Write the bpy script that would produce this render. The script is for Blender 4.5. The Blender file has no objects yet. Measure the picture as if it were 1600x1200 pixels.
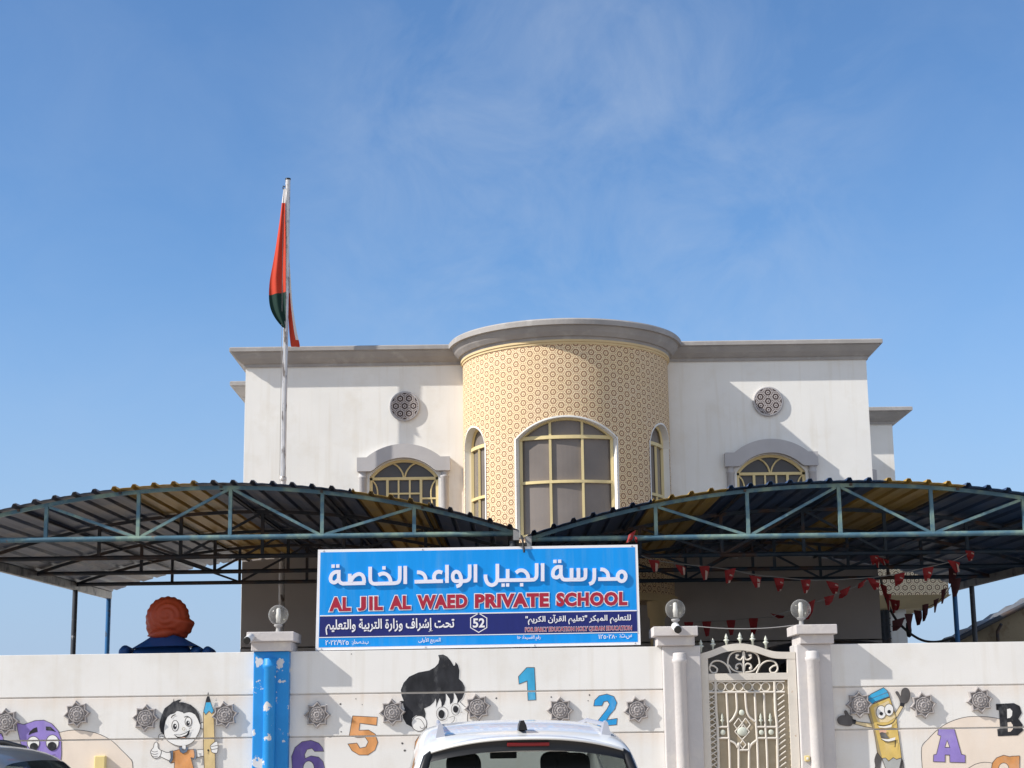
import bpy, bmesh, math, random
from mathutils import Vector, Matrix, Euler
random.seed(7)
R = math.radians
scene = bpy.context.scene
COL = scene.collection

# ------------------------------------------------------------------ camera, sky, sun, exposure
F_PX, PITCH, ROLL, EYE = 2650.0, R(11.52), 0.0135, 1.6
cam_d = bpy.data.cameras.new("camera")
cam_d.sensor_width = 36.0
cam_d.lens = 36.0 * F_PX / 1600.0
cam_d.clip_start, cam_d.clip_end = 0.1, 5000
cam = bpy.data.objects.new("camera", cam_d)
COL.objects.link(cam)
CAMROT = Matrix.Rotation(math.pi / 2 + PITCH, 3, 'X') @ Matrix.Rotation(-ROLL, 3, 'Z')
cam.location = (0, 0, EYE)
cam.rotation_euler = CAMROT.to_euler()
scene.camera = cam

SUN_TRAVEL = Vector((3.0, 1.0, -2.4)).normalized()          # direction in which sunlight travels
sun_d = bpy.data.lights.new("sun", 'SUN')
sun_d.energy = 4.1
sun_d.angle = R(0.5)
sun_d.color = (1.0, 0.945, 0.86)
sun = bpy.data.objects.new("sun", sun_d)
sun.rotation_euler = SUN_TRAVEL.to_track_quat('-Z', 'Y').to_euler()
sun.location = (-20, -10, 25)
COL.objects.link(sun)

world = bpy.data.worlds.new("World")
scene.world = world
world.use_nodes = True
wn, wl = world.node_tree.nodes, world.node_tree.links
wn.clear()
w_out = wn.new('ShaderNodeOutputWorld')
w_bg = wn.new('ShaderNodeBackground')
w_sky = wn.new('ShaderNodeTexSky')
w_sky.sky_type = 'NISHITA'
w_sky.sun_disc = False
to_sun = -SUN_TRAVEL
w_sky.sun_elevation = math.asin(to_sun.z)
w_sky.sun_rotation = math.atan2(to_sun.x, to_sun.y)
w_sky.altitude = 0
w_sky.air_density = 1.0
w_sky.dust_density = 0.3
w_sky.ozone_density = 3.0
w_bg.inputs['Strength'].default_value = 0.088
# thin high cirrus, mapped on the sky's own directions
w_tc = wn.new('ShaderNodeTexCoord')
w_map = wn.new('ShaderNodeMapping')
w_map.inputs['Rotation'].default_value = (0.0, R(32), R(10))
w_map.inputs['Location'].default_value = (0.0, 0.0, 0.0)
w_map.inputs['Scale'].default_value = (11.0, 3.0, 13.0)
w_no = wn.new('ShaderNodeTexNoise')
w_no.inputs['Scale'].default_value = 1.1
w_no.inputs['Detail'].default_value = 9
w_no.inputs['Roughness'].default_value = 0.62
w_no.inputs['Distortion'].default_value = 0.5
w_rp = wn.new('ShaderNodeValToRGB')
w_rp.color_ramp.elements[0].position = 0.36
w_rp.color_ramp.elements[1].position = 0.85
w_rp.color_ramp.elements[1].color = (0.36, 0.36, 0.37, 1)
w_mx = wn.new('ShaderNodeMix')
w_mx.data_type = 'RGBA'
w_mx.inputs[7].default_value = (5.2, 5.8, 6.6, 1)
wl.new(w_tc.outputs['Generated'], w_map.inputs['Vector'])
wl.new(w_map.outputs['Vector'], w_no.inputs['Vector'])
wl.new(w_no.outputs['Fac'], w_rp.inputs['Fac'])
# the wisps gather in one patch of the sky, north and high
w_dot = wn.new('ShaderNodeVectorMath')
w_dot.operation = 'DOT_PRODUCT'
w_dot.inputs[1].default_value = (0.046, 0.949, 0.312)
wl.new(w_tc.outputs['Generated'], w_dot.inputs[0])
w_pm = wn.new('ShaderNodeMapRange')
w_pm.interpolation_type = 'SMOOTHSTEP'
w_pm.inputs['From Min'].default_value = 0.978
w_pm.inputs['From Max'].default_value = 0.9995
w_pm.inputs['To Min'].default_value = 0.22
wl.new(w_dot.outputs['Value'], w_pm.inputs['Value'])
w_mu = wn.new('ShaderNodeMath')
w_mu.operation = 'MULTIPLY'
wl.new(w_rp.outputs['Color'], w_mu.inputs[0])
wl.new(w_pm.outputs['Result'], w_mu.inputs[1])
wl.new(w_mu.outputs[0], w_mx.inputs[0])
w_ti = wn.new('ShaderNodeVectorMath')
w_ti.operation = 'MULTIPLY'
w_ti.inputs[1].default_value = (0.86, 1.10, 1.31)
wl.new(w_sky.outputs['Color'], w_ti.inputs[0])
wl.new(w_ti.outputs['Vector'], w_mx.inputs[6])
# pale dusty blue towards the horizon
w_sep = wn.new('ShaderNodeSeparateXYZ')
wl.new(w_tc.outputs['Generated'], w_sep.inputs[0])
w_hr = wn.new('ShaderNodeMapRange')
w_hr.interpolation_type = 'SMOOTHSTEP'
w_hr.inputs['From Min'].default_value = -0.02
w_hr.inputs['From Max'].default_value = 0.30
w_hr.inputs['To Min'].default_value = 0.92
w_hr.inputs['To Max'].default_value = 0.0
wl.new(w_sep.outputs['Z'], w_hr.inputs['Value'])
w_hz = wn.new('ShaderNodeMix')
w_hz.data_type = 'RGBA'
w_hz.inputs[7].default_value = (3.2, 4.2, 6.0, 1)
wl.new(w_hr.outputs['Result'], w_hz.inputs[0])
wl.new(w_mx.outputs[2], w_hz.inputs[6])
# unseen bright sky south of the camera, added to fill the shaded walls
w_cr = wn.new('ShaderNodeMapRange')
w_cr.interpolation_type = 'SMOOTHSTEP'
w_cr.inputs['From Min'].default_value = -0.15
w_cr.inputs['From Max'].default_value = -0.75
w_cr.inputs['To Min'].default_value = 0.0
w_cr.inputs['To Max'].default_value = 0.85
wl.new(w_sep.outputs['Y'], w_cr.inputs['Value'])
w_cm = wn.new('ShaderNodeMix')
w_cm.data_type = 'RGBA'
w_cm.inputs[7].default_value = (5.4, 5.9, 6.6, 1)
wl.new(w_cr.outputs['Result'], w_cm.inputs[0])
wl.new(w_hz.outputs[2], w_cm.inputs[6])
wl.new(w_cm.outputs[2], w_bg.inputs['Color'])
wl.new(w_bg.outputs['Background'], w_out.inputs['Surface'])

scene.view_settings.view_transform = 'Standard'
scene.view_settings.look = 'None'
scene.view_settings.exposure = 0.5
scene.view_settings.gamma = 1.0
scene.view_settings.use_curve_mapping = False


def P(x, y, Y):
    """point of the vertical plane at depth Y that the photograph shows at pixel x, y (1600 x 1200)"""
    d = CAMROT @ Vector(((x - 800) / F_PX, (600 - y) / F_PX, -1.0))
    t = Y / d.y
    return Vector((d.x * t, Y, EYE + d.z * t))


# ------------------------------------------------------------------ materials
def nodes_of(m):
    return m.node_tree.nodes, m.node_tree.links


def mat(name, color, rough=0.7, metal=0.0, var=0.12, scale=3.0, bump=0.0, bscale=60.0, second=None, s_lo=0.55, s_hi=0.7,
        s_scale=4.0, third=None, t_lo=0.62, t_hi=0.68, t_scale=9.0, spec=0.4, stretch=(1, 1, 1), coat=0.0):
    m = bpy.data.materials.new(name)
    m.use_nodes = True
    n, l = nodes_of(m)
    b = n['Principled BSDF']
    b.inputs['Roughness'].default_value = rough
    b.inputs['Metallic'].default_value = metal
    b.inputs['Specular IOR Level'].default_value = spec
    b.inputs['Coat Weight'].default_value = coat
    tc = n.new('ShaderNodeTexCoord')
    mp = n.new('ShaderNodeMapping')
    mp.inputs['Scale'].default_value = stretch
    geo = n.new('ShaderNodeNewGeometry')
    l.new(geo.outputs['Position'], mp.inputs['Vector'])
    no = n.new('ShaderNodeTexNoise')
    no.inputs['Scale'].default_value = scale
    no.inputs['Detail'].default_value = 6
    l.new(mp.outputs['Vector'], no.inputs['Vector'])
    mr = n.new('ShaderNodeMapRange')
    mr.inputs['From Min'].default_value = 0.3
    mr.inputs['From Max'].default_value = 0.7
    mr.inputs['To Min'].default_value = 1 - var
    mr.inputs['To Max'].default_value = 1 + var
    l.new(no.outputs['Fac'], mr.inputs['Value'])
    vm = n.new('ShaderNodeVectorMath')
    vm.operation = 'SCALE'
    vm.inputs[0].default_value = color[:3]
    l.new(mr.outputs['Result'], vm.inputs['Scale'])
    cur = vm.outputs['Vector']
    for (cc, lo, hi, sc) in ((second, s_lo, s_hi, s_scale), (third, t_lo, t_hi, t_scale)):
        if cc is None:
            continue
        n2 = n.new('ShaderNodeTexNoise')
        n2.inputs['Scale'].default_value = sc
        n2.inputs['Detail'].default_value = 7
        n2.inputs['Roughness'].default_value = 0.6
        l.new(mp.outputs['Vector'], n2.inputs['Vector'])
        r2 = n.new('ShaderNodeMapRange')
        r2.inputs['From Min'].default_value = lo
        r2.inputs['From Max'].default_value = hi
        l.new(n2.outputs['Fac'], r2.inputs['Value'])
        mx = n.new('ShaderNodeMix')
        mx.data_type = 'RGBA'
        l.new(r2.outputs['Result'], mx.inputs[0])
        l.new(cur, mx.inputs[6])
        mx.inputs[7].default_value = (*cc[:3], 1)
        cur = mx.outputs[2]
    l.new(cur, b.inputs['Base Color'])
    if bump > 0:
        nb = n.new('ShaderNodeTexNoise')
        nb.inputs['Scale'].default_value = bscale
        nb.inputs['Detail'].default_value = 5
        l.new(geo.outputs['Position'], nb.inputs['Vector'])
        bp = n.new('ShaderNodeBump')
        bp.inputs['Strength'].default_value = bump
        bp.inputs['Distance'].default_value = 0.01
        l.new(nb.outputs['Fac'], bp.inputs['Height'])
        l.new(bp.outputs['Normal'], b.inputs['Normal'])
    return m


def wall_mat(name, color, grooves=(), pastel=None):
    """white plaster with uneven paint, dirt runs and rusty tint just under the grooves"""
    m = mat(name, color, rough=0.85, var=0.04, scale=1.3, bump=0.14, bscale=70, second=(color[0] * .90, color[1] * .87, color[2] * .82),
            s_lo=0.52, s_hi=0.8, s_scale=1.6, spec=0.2)
    n, l = nodes_of(m)
    b = n['Principled BSDF']
    cur = b.inputs['Base Color'].links[0].from_socket
    geo = n.new('ShaderNodeNewGeometry')
    sep = n.new('ShaderNodeSeparateXYZ')
    l.new(geo.outputs['Position'], sep.inputs[0])
    # dirt runs: noise stretched vertically
    mp = n.new('ShaderNodeMapping')
    mp.inputs['Scale'].default_value = (9, 9, 0.55)
    l.new(geo.outputs['Position'], mp.inputs['Vector'])
    no = n.new('ShaderNodeTexNoise')
    no.inputs['Scale'].default_value = 1.0
    no.inputs['Detail'].default_value = 5
    l.new(mp.outputs['Vector'], no.inputs['Vector'])
    mr = n.new('ShaderNodeMapRange')
    mr.inputs['From Min'].default_value = 0.52
    mr.inputs['From Max'].default_value = 0.85
    mr.inputs['To Max'].default_value = 0.6
    l.new(no.outputs['Fac'], mr.inputs['Value'])
    mx = n.new('ShaderNodeMix')
    mx.data_type = 'RGBA'
    l.new(mr.outputs['Result'], mx.inputs[0])
    l.new(cur, mx.inputs[6])
    mx.inputs[7].default_value = (color[0] * .83, color[1] * .78, color[2] * .70, 1)
    cur = mx.outputs[2]
    for g in grooves:
        r2 = n.new('ShaderNodeMapRange')
        r2.inputs['From Min'].default_value = g - 0.17
        r2.inputs['From Max'].default_value = g - 0.01
        r2.inputs['To Max'].default_value = 0.5
        l.new(sep.outputs['Z'], r2.inputs['Value'])
        lt = n.new('ShaderNodeMath')
        lt.operation = 'LESS_THAN'
        lt.inputs[1].default_value = g
        l.new(sep.outputs['Z'], lt.inputs[0])
        mu = n.new('ShaderNodeMath')
        mu.operation = 'MULTIPLY'
        l.new(r2.outputs['Result'], mu.inputs[0])
        l.new(lt.outputs[0], mu.inputs[1])
        mu2 = n.new('ShaderNodeMath')
        mu2.operation = 'MULTIPLY'
        l.new(mu.outputs[0], mu2.inputs[0])
        l.new(no.outputs['Fac'], mu2.inputs[1])
        m2 = n.new('ShaderNodeMix')
        m2.data_type = 'RGBA'
        l.new(mu2.outputs[0], m2.inputs[0])
        l.new(cur, m2.inputs[6])
        m2.inputs[7].default_value = (0.72, 0.52, 0.36, 1)
        cur = m2.outputs[2]
    l.new(cur, b.inputs['Base Color'])
    return m


def hex_mat(name, base, dark, web, pitch=0.153, hole=0.0):
    """moulded hexagon rosettes: dark hexagon ring round a pale boss, in a honeycomb lattice over the UV map (metres)"""
    m = bpy.data.materials.new(name)
    m.use_nodes = True
    n, l = nodes_of(m)
    b = n['Principled BSDF']
    b.inputs['Roughness'].default_value = 0.8
    uv = n.new('ShaderNodeUVMap')
    sep = n.new('ShaderNodeSeparateXYZ')
    l.new(uv.outputs['UV'], sep.inputs[0])

    def M(op, a, c=None, d=None):
        k = n.new('ShaderNodeMath')
        k.operation = op
        for i, q in enumerate((a, c, d)):
            if q is None:
                continue
            if isinstance(q, (int, float)):
                k.inputs[i].default_value = q
            else:
                l.new(q, k.inputs[i])
        return k.outputs[0]
    cw, ch = pitch * 1.7320508, pitch

    def cell(sock, size, off):
        t = M('DIVIDE', M('ADD', sock, off), size)
        return M('MULTIPLY', M('SUBTRACT', t, M('ROUND', t)), size)

    def hexd(x, y):
        ax, ay = M('ABSOLUTE', x), M('ABSOLUTE', y)
        return M('MAXIMUM', ay, M('ADD', M('MULTIPLY', ay, 0.5), M('MULTIPLY', ax, 0.8660254)))
    d1 = hexd(cell(sep.outputs['X'], cw, 0), cell(sep.outputs['Y'], ch, 0))
    d2 = hexd(cell(sep.outputs['X'], cw, cw / 2), cell(sep.outputs['Y'], ch, ch / 2))
    d = M('MINIMUM', d1, d2)
    s = pitch / 0.153

    def band(lo, hi, soft=0.004):
        a = n.new('ShaderNodeMapRange')
        a.inputs['From Min'].default_value = (lo - soft) * s
        a.inputs['From Max'].default_value = lo * s
        l.new(d, a.inputs['Value'])
        c = n.new('ShaderNodeMapRange')
        c.inputs['From Min'].default_value = hi * s
        c.inputs['From Max'].default_value = (hi + soft) * s
        c.inputs['To Min'].default_value = 1
        c.inputs['To Max'].default_value = 0
        l.new(d, c.inputs['Value'])
        return M('MULTIPLY', a.outputs[0], c.outputs[0])
    ring = band(0.031, 0.051)
    dot = M('LESS_THAN', d, 0.0125 * s)
    outer = band(0.0675, 0.08)
    # outer line broken up into short dashes
    ck = n.new('ShaderNodeTexChecker')
    ck.inputs['Scale'].default_value = 1 / (0.022 * s)
    l.new(uv.outputs['UV'], ck.inputs['Vector'])
    dash = M('MULTIPLY', outer, M('ADD', M('MULTIPLY', ck.outputs['Fac'], 0.7), 0.1))
    dk = M('MAXIMUM', M('MAXIMUM', ring, dot), dash)
    geo = n.new('ShaderNodeNewGeometry')
    no = n.new('ShaderNodeTexNoise')
    no.inputs['Scale'].default_value = 2.2
    no.inputs['Detail'].default_value = 6
    l.new(geo.outputs['Position'], no.inputs['Vector'])
    mb = n.new('ShaderNodeMix')
    mb.data_type = 'RGBA'
    l.new(no.outputs['Fac'], mb.inputs[0])
    mb.inputs[6].default_value = (*base, 1)
    mb.inputs[7].default_value = (*web, 1)
    mx = n.new('ShaderNodeMix')
    mx.data_type = 'RGBA'
    l.new(dk, mx.inputs[0])
    l.new(mb.outputs[2], mx.inputs[6])
    mx.inputs[7].default_value = (*dark, 1)
    l.new(mx.outputs[2], b.inputs['Base Color'])
    bp = n.new('ShaderNodeBump')
    bp.invert = True
    bp.inputs['Strength'].default_value = 0.6
    bp.inputs['Distance'].default_value = 0.012
    l.new(dk, bp.inputs['Height'])
    l.new(bp.outputs['Normal'], b.inputs['Normal'])
    return m


def glass_mat(name, tint, alpha, rough=0.03, body=0.15):
    """thin glass: part mirror, part see-through"""
    m = bpy.data.materials.new(name)
    m.use_nodes = True
    n, l = nodes_of(m)
    n.clear()
    o = n.new('ShaderNodeOutputMaterial')
    tr = n.new('ShaderNodeBsdfTransparent')
    tr.inputs['Color'].default_value = (*tint, 1)
    pb = n.new('ShaderNodeBsdfPrincipled')
    pb.inputs['Base Color'].default_value = (tint[0] * body, tint[1] * body, tint[2] * body, 1)
    pb.inputs['Roughness'].default_value = rough
    pb.inputs['Specular IOR Level'].default_value = 0.6
    lw = n.new('ShaderNodeLayerWeight')
    lw.inputs['Blend'].default_value = 0.5
    pw = n.new('ShaderNodeMath')
    pw.operation = 'POWER'
    pw.inputs[1].default_value = 4.5
    l.new(lw.outputs['Facing'], pw.inputs[0])
    ad = n.new('ShaderNodeMath')
    ad.operation = 'MULTIPLY_ADD'
    ad.use_clamp = True
    ad.inputs[1].default_value = 0.85
    ad.inputs[2].default_value = alpha + 0.03
    l.new(pw.outputs[0], ad.inputs[0])
    mx = n.new('ShaderNodeMixShader')
    l.new(ad.outputs[0], mx.inputs[0])
    l.new(tr.outputs[0], mx.inputs[1])
    l.new(pb.outputs[0], mx.inputs[2])
    l.new(mx.outputs[0], o.inputs['Surface'])
    return m


GROOVES = (2.012, 1.552, 1.09, 0.63)
M = {}
M['wall'] = wall_mat('white_plaster', (0.765, 0.75, 0.725), GROOVES)
M['bwall'] = wall_mat('building_plaster', (0.83, 0.815, 0.78))
M['shade_tone'] = mat('ground_floor_shade_tone', (0.44, 0.40, 0.375), rough=0.85, var=0.06, scale=1.5, bump=0.25, bscale=30)  # white wall darkened in its colour to stand for shade under the canopies
M['grey_trim'] = mat('grey_cornice_paint', (0.36, 0.34, 0.325), rough=0.85, var=0.1, scale=2.5, bump=0.3, bscale=25, second=(0.46, 0.44, 0.42), s_lo=.55, s_hi=.75)
M['surround'] = mat('grey_surround_paint', (0.47, 0.455, 0.46), rough=0.85, var=0.06, bump=0.2, bscale=30)
M['pillar'] = mat('pillar_plaster', (0.54, 0.515, 0.51), rough=0.85, var=0.06, bump=0.3, bscale=30, second=(0.62, 0.58, 0.54), s_lo=.5, s_hi=.8)
M['capstone'] = mat('cap_paint', (0.55, 0.515, 0.505), rough=0.85, var=0.07, bump=0.3, bscale=25, second=(0.70, 0.65, 0.58), s_lo=.55, s_hi=.75)
M['blue_pillar'] = mat('peeling_blue_paint', (0.012, 0.25, 0.64), rough=0.5, var=0.08, bump=0.15, bscale=30, second=(0.62, 0.62, 0.63), s_lo=.60, s_hi=.612, s_scale=6.0)
M['hexclad'] = hex_mat('hexagon_cladding', (0.90, 0.69, 0.37), (0.36, 0.21, 0.12), (0.90, 0.73, 0.52))
M['hexgrey'] = hex_mat('hexagon_grille', (0.44, 0.40, 0.395), (0.05, 0.032, 0.03), (0.48, 0.44, 0.43), pitch=0.158)
M['hexbeige'] = hex_mat('hexagon_balcony', (0.84, 0.69, 0.46), (0.26, 0.18, 0.12), (0.84, 0.71, 0.5), pitch=0.155)
M['yellowtrim'] = mat('cream_yellow_plaster', (0.68, 0.52, 0.29), rough=0.8, var=0.06, bump=0.15)
M['frame'] = mat('cream_window_frame', (0.74, 0.60, 0.31), rough=0.4, var=0.05)
M['pane'] = mat('bronze_glass', (0.19, 0.165, 0.15), rough=0.12, var=0.25, scale=0.9, spec=0.3)
M['pane_dark'] = mat('dark_window_glass', (0.085, 0.082, 0.088), rough=0.08, var=0.25, scale=0.9, spec=0.35)
M['door'] = mat('dark_door_wood', (0.05, 0.03, 0.022), rough=0.5, var=0.2)
M['sand'] = mat('sandy_ground', (0.54, 0.47, 0.385), rough=0.95, var=0.12, scale=0.8, bump=0.4, bscale=20, second=(0.47, 0.40, 0.32), s_lo=.45, s_hi=.7, s_scale=.4)
M['asphalt'] = mat('asphalt', (0.06, 0.058, 0.055), rough=0.9, var=0.15, scale=5, bump=0.3, bscale=90)
M['paver'] = mat('rubber_yard_tiles', (0.055, 0.048, 0.042), rough=0.9, var=0.1, scale=2.0, bump=0.2, bscale=30)
M['kerb'] = mat('kerb_concrete', (0.4, 0.39, 0.37), rough=0.9, var=0.1)
M['bluesheet_clean'] = mat('blue_sheet', (0.018, 0.055, 0.14), rough=0.4, var=0.25, scale=2.0, second=(0.085, 0.09, 0.10), s_lo=.52, s_hi=.8, s_scale=2.2, stretch=(1, .35, 1))
M['yellowsheet_clean'] = mat('yellow_sheet', (0.40, 0.255, 0.05), rough=0.4, var=0.2, scale=2.0, second=(0.30, 0.22, 0.08), s_lo=.52, s_hi=.8, s_scale=2.4, stretch=(1, .35, 1))
M['bluesteel'] = mat('worn_blue_steel', (0.028, 0.05, 0.08), rough=0.55, var=0.25, scale=3, second=(0.085, 0.05, 0.04), s_lo=.52, s_hi=.62, s_scale=3)
M['bluesheet'] = mat('dusty_blue_sheet', (0.022, 0.045, 0.105), rough=0.45, var=0.25, scale=2.0, second=(0.20, 0.165, 0.135), s_lo=.47, s_hi=.75, s_scale=2.2, stretch=(1, .35, 1))
M['yellowsheet'] = mat('dusty_yellow_sheet', (0.40, 0.235, 0.03), rough=0.45, var=0.2, scale=2.0, second=(0.30, 0.24, 0.13), s_lo=.5, s_hi=.78, s_scale=2.4, stretch=(1, .35, 1))
M['teal'] = mat('weathered_teal_paint', (0.06, 0.135, 0.19), rough=0.5, var=0.2, scale=3, second=(0.20, 0.29, 0.24), s_lo=.46, s_hi=.62, s_scale=3.2, third=(0.20, 0.10, 0.06), t_lo=.66, t_hi=.72, t_scale=6)
M['darksteel'] = mat('rusty_dark_steel', (0.035, 0.04, 0.05), rough=0.6, var=0.25, scale=3, second=(0.075, 0.05, 0.04), s_lo=.48, s_hi=.6, s_scale=3)
M['eave'] = mat('eave_beam_paint', (0.30, 0.29, 0.28), rough=0.5, var=0.15, second=(0.06, 0.06, 0.07), s_lo=.5, s_hi=.62, s_scale=2)
M['post_dark'] = mat('post_worn_paint', (0.05, 0.055, 0.065), rough=0.5, var=0.2, second=(0.32, 0.32, 0.33), s_lo=.6, s_hi=.66, s_scale=8)
M['post_blue'] = mat('post_blue_paint', (0.02, 0.12, 0.30), rough=0.45, var=0.2, second=(0.05, 0.06, 0.08), s_lo=.58, s_hi=.66, s_scale=6)
M['pole'] = mat('peeling_white_pole', (0.66, 0.63, 0.61), rough=0.4, metal=0.1, var=0.1, scale=6, second=(0.17, 0.14, 0.125), s_lo=.555, s_hi=.59, s_scale=6, stretch=(2.5, 2.5, .7))
M['pole_metal'] = mat('galvanised_pole', (0.62, 0.60, 0.59), rough=0.35, metal=0.35, var=0.15, scale=8, second=(0.22, 0.185, 0.165), s_lo=.54, s_hi=.60, s_scale=5, stretch=(3, 3, .6))
M['flag_red'] = mat('flag_red_cloth', (0.50, 0.045, 0.018), rough=0.85, var=0.06, bump=.1)
M['flag_green'] = mat('flag_green_cloth', (0.003, 0.028, 0.021), rough=0.85, var=0.06)
M['flag_white'] = mat('flag_white_cloth', (0.68, 0.64, 0.62), rough=0.85, var=0.04)
M['gate'] = mat('gate_cream_paint', (0.66, 0.61, 0.54), rough=0.45, var=0.06, scale=5, second=(0.42, 0.24, 0.12), s_lo=.69, s_hi=.76, s_scale=7, bump=.1)
M['gatepanel'] = mat('gate_sheet_tan', (0.36, 0.30, 0.21), rough=0.6, var=0.08, scale=4, second=(0.42, 0.36, 0.27), s_lo=.5, s_hi=.7)
M['gatecast'] = mat('gate_cast_ornament', (0.56, 0.58, 0.50), rough=0.5, var=0.1)
M['globe'] = glass_mat('dusty_clear_globe', (0.92, 0.92, 0.90), 0.10, 0.10, 0.6)
M['bulb'] = mat('white_bulb', (0.8, 0.78, 0.74), rough=0.3, var=0.02)
M['lampbase'] = mat('grey_lamp_base', (0.34, 0.33, 0.32), rough=0.6, var=0.1)
M['white_plastic'] = mat('white_plastic', (0.78, 0.77, 0.75), rough=0.4, var=0.03)
M['black_plastic'] = mat('black_plastic', (0.02, 0.02, 0.02), rough=0.3, var=0.1)
M['cream_plastic'] = mat('cream_yellow_plastic', (0.72, 0.58, 0.26), rough=0.5, var=0.05)
M['star'] = mat('grey_star_moulding', (0.34, 0.315, 0.31), rough=0.85, var=0.12, scale=14, bump=0.25, bscale=60)
M['sign_blue'] = mat('sign_sky_blue', (0.0, 0.275, 0.76), rough=0.5, var=0.05, scale=1.5, spec=.3, second=(0.05, 0.31, 0.72), s_lo=.5, s_hi=.8, s_scale=1.6, stretch=(6, 1, .5), bump=.05, bscale=4)
M['sign_navy'] = mat('sign_navy', (0.012, 0.02, 0.15), rough=0.55, var=0.05, spec=.3, second=(0.06, 0.07, 0.2), s_lo=.62, s_hi=.8, s_scale=2.0, stretch=(7, 1, .5))
M['sign_white'] = mat('sign_white', (0.80, 0.79, 0.81), rough=0.5, var=0.02)
M['sign_red'] = mat('sign_crimson', (0.36, 0.012, 0.038), rough=0.5, var=0.04)
M['sign_edge'] = mat('sign_letter_edge', (0.02, 0.03, 0.06), rough=0.6, var=0.05)
M['letter_white'] = mat('letter_pearl_white', (0.74, 0.74, 0.84), rough=0.45, var=0.03)
M['red_plastic'] = mat('orange_red_plastic', (0.47, 0.065, 0.02), rough=0.5, var=0.1, scale=4)
M['blue_plastic'] = mat('blue_plastic', (0.015, 0.075, 0.24), rough=0.45, var=0.1, scale=4)
M['pennant_red'] = mat('pennant_red', (0.30, 0.018, 0.02), rough=0.7, var=0.2, scale=8)
M['pennant_white'] = mat('pennant_pale', (0.55, 0.42, 0.36), rough=0.7, var=0.15, scale=8)
M['pennant_dark'] = mat('pennant_faded', (0.10, 0.025, 0.03), rough=0.7, var=0.2, scale=8)
M['cord'] = mat('grey_cord', (0.30, 0.29, 0.28), rough=0.7, var=0.1)
M['cable'] = mat('black_cable', (0.015, 0.015, 0.016), rough=0.6, var=0.1)
M['car_white'] = mat('white_car_paint', (0.80, 0.80, 0.78), rough=0.3, var=0.01, spec=.5, coat=0.6)
M['car_grey'] = mat('grey_car_paint', (0.21, 0.22, 0.23), rough=0.3, metal=0.4, var=0.04, scale=3, spec=.5, coat=0.6)
M['car_dark'] = mat('dark_van_paint', (0.03, 0.032, 0.036), rough=0.35, var=0.05, spec=.5, coat=0.4)
M['carglass'] = glass_mat('tinted_car_glass', (0.42, 0.46, 0.45), 0.10)
M['screen'] = glass_mat('clear_windscreen', (0.86, 0.9, 0.88), 0.03)
M['trim'] = mat('black_car_trim', (0.012, 0.012, 0.013), rough=0.35, var=0.1)
M['seat'] = mat('dark_seat_fabric', (0.02, 0.021, 0.024), rough=0.9, var=0.15)
M['rail'] = mat('silver_rail', (0.55, 0.56, 0.62), rough=0.3, metal=0.5, var=0.03)
M['redlens'] = mat('red_lens', (0.16, 0.005, 0.006), rough=0.2, var=0.05)
M['clearlens'] = mat('clear_lens', (0.6, 0.6, 0.6), rough=0.15, var=0.05)
M['tyre'] = mat('tyre_rubber', (0.02, 0.02, 0.02), rough=0.9, var=0.15)
M['rim'] = mat('alloy_rim', (0.5, 0.5, 0.5), rough=0.35, metal=0.7, var=0.05)
M['shedroof'] = mat('shed_sheet_metal', (0.16, 0.165, 0.175), rough=0.5, metal=.2, var=0.15, scale=3, second=(0.11, 0.08, 0.06), s_lo=.55, s_hi=.65)
M['shedwall'] = mat('shed_wall_plaster', (0.22, 0.18, 0.12), rough=0.9, var=0.15, scale=2, second=(0.14, 0.10, 0.06), s_lo=.5, s_hi=.65, bump=.3)
M['gutterband'] = mat('white_metal', (0.7, 0.69, 0.67), rough=0.5, var=.05)


def paint(name, c, var=0.1, sc=9):
    fade = tuple(q * .72 + .22 for q in c)
    return mat('paint_' + name, c, rough=0.8, var=var * 1.3, scale=sc, bump=0.12, bscale=70, spec=.2, second=fade, s_lo=.52, s_hi=.85, s_scale=5, third=(.70, .68, .65), t_lo=.70, t_hi=.73, t_scale=16, stretch=(1, 1, .6))


PT = {
    'black': paint('black', (0.028, 0.029, 0.034), .3), 'white': paint('white', (0.80, 0.79, 0.77), .03), 'line': paint('outline', (0.10, 0.085, 0.08), .2),
    'orange': paint('orange', (0.66, 0.31, 0.12), .14), 'purple': paint('purple', (0.155, 0.11, 0.33), .12), 'lilac': paint('lilac', (0.29, 0.22, 0.56), .08),
    'blue': paint('blue', (0.03, 0.31, 0.66), .08), 'cyan': paint('cyan', (0.05, 0.36, 0.62), .1), 'wood': paint('pencil', (0.64, 0.49, 0.25), .12),
    'slate': paint('slate', (0.13, 0.17, 0.24), .1), 'peach': paint('peach', (0.76, 0.66, 0.565), .05, 3), 'grey': paint('grey', (0.105, 0.10, 0.10), .2),
    'steel': paint('steel', (0.40, 0.41, 0.40), .08), 'yellow': paint('yellow', (0.66, 0.475, 0.15), .12), 'tan': paint('tan', (0.36, 0.29, 0.17), .12),
    'pink': paint('pink', (0.70, 0.42, 0.30), .08), 'brown': paint('brown', (0.45, 0.22, 0.09), .12), 'cream': paint('cream', (0.72, 0.58, 0.34), .08),
    'wallp': M['wall'],
}


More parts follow.
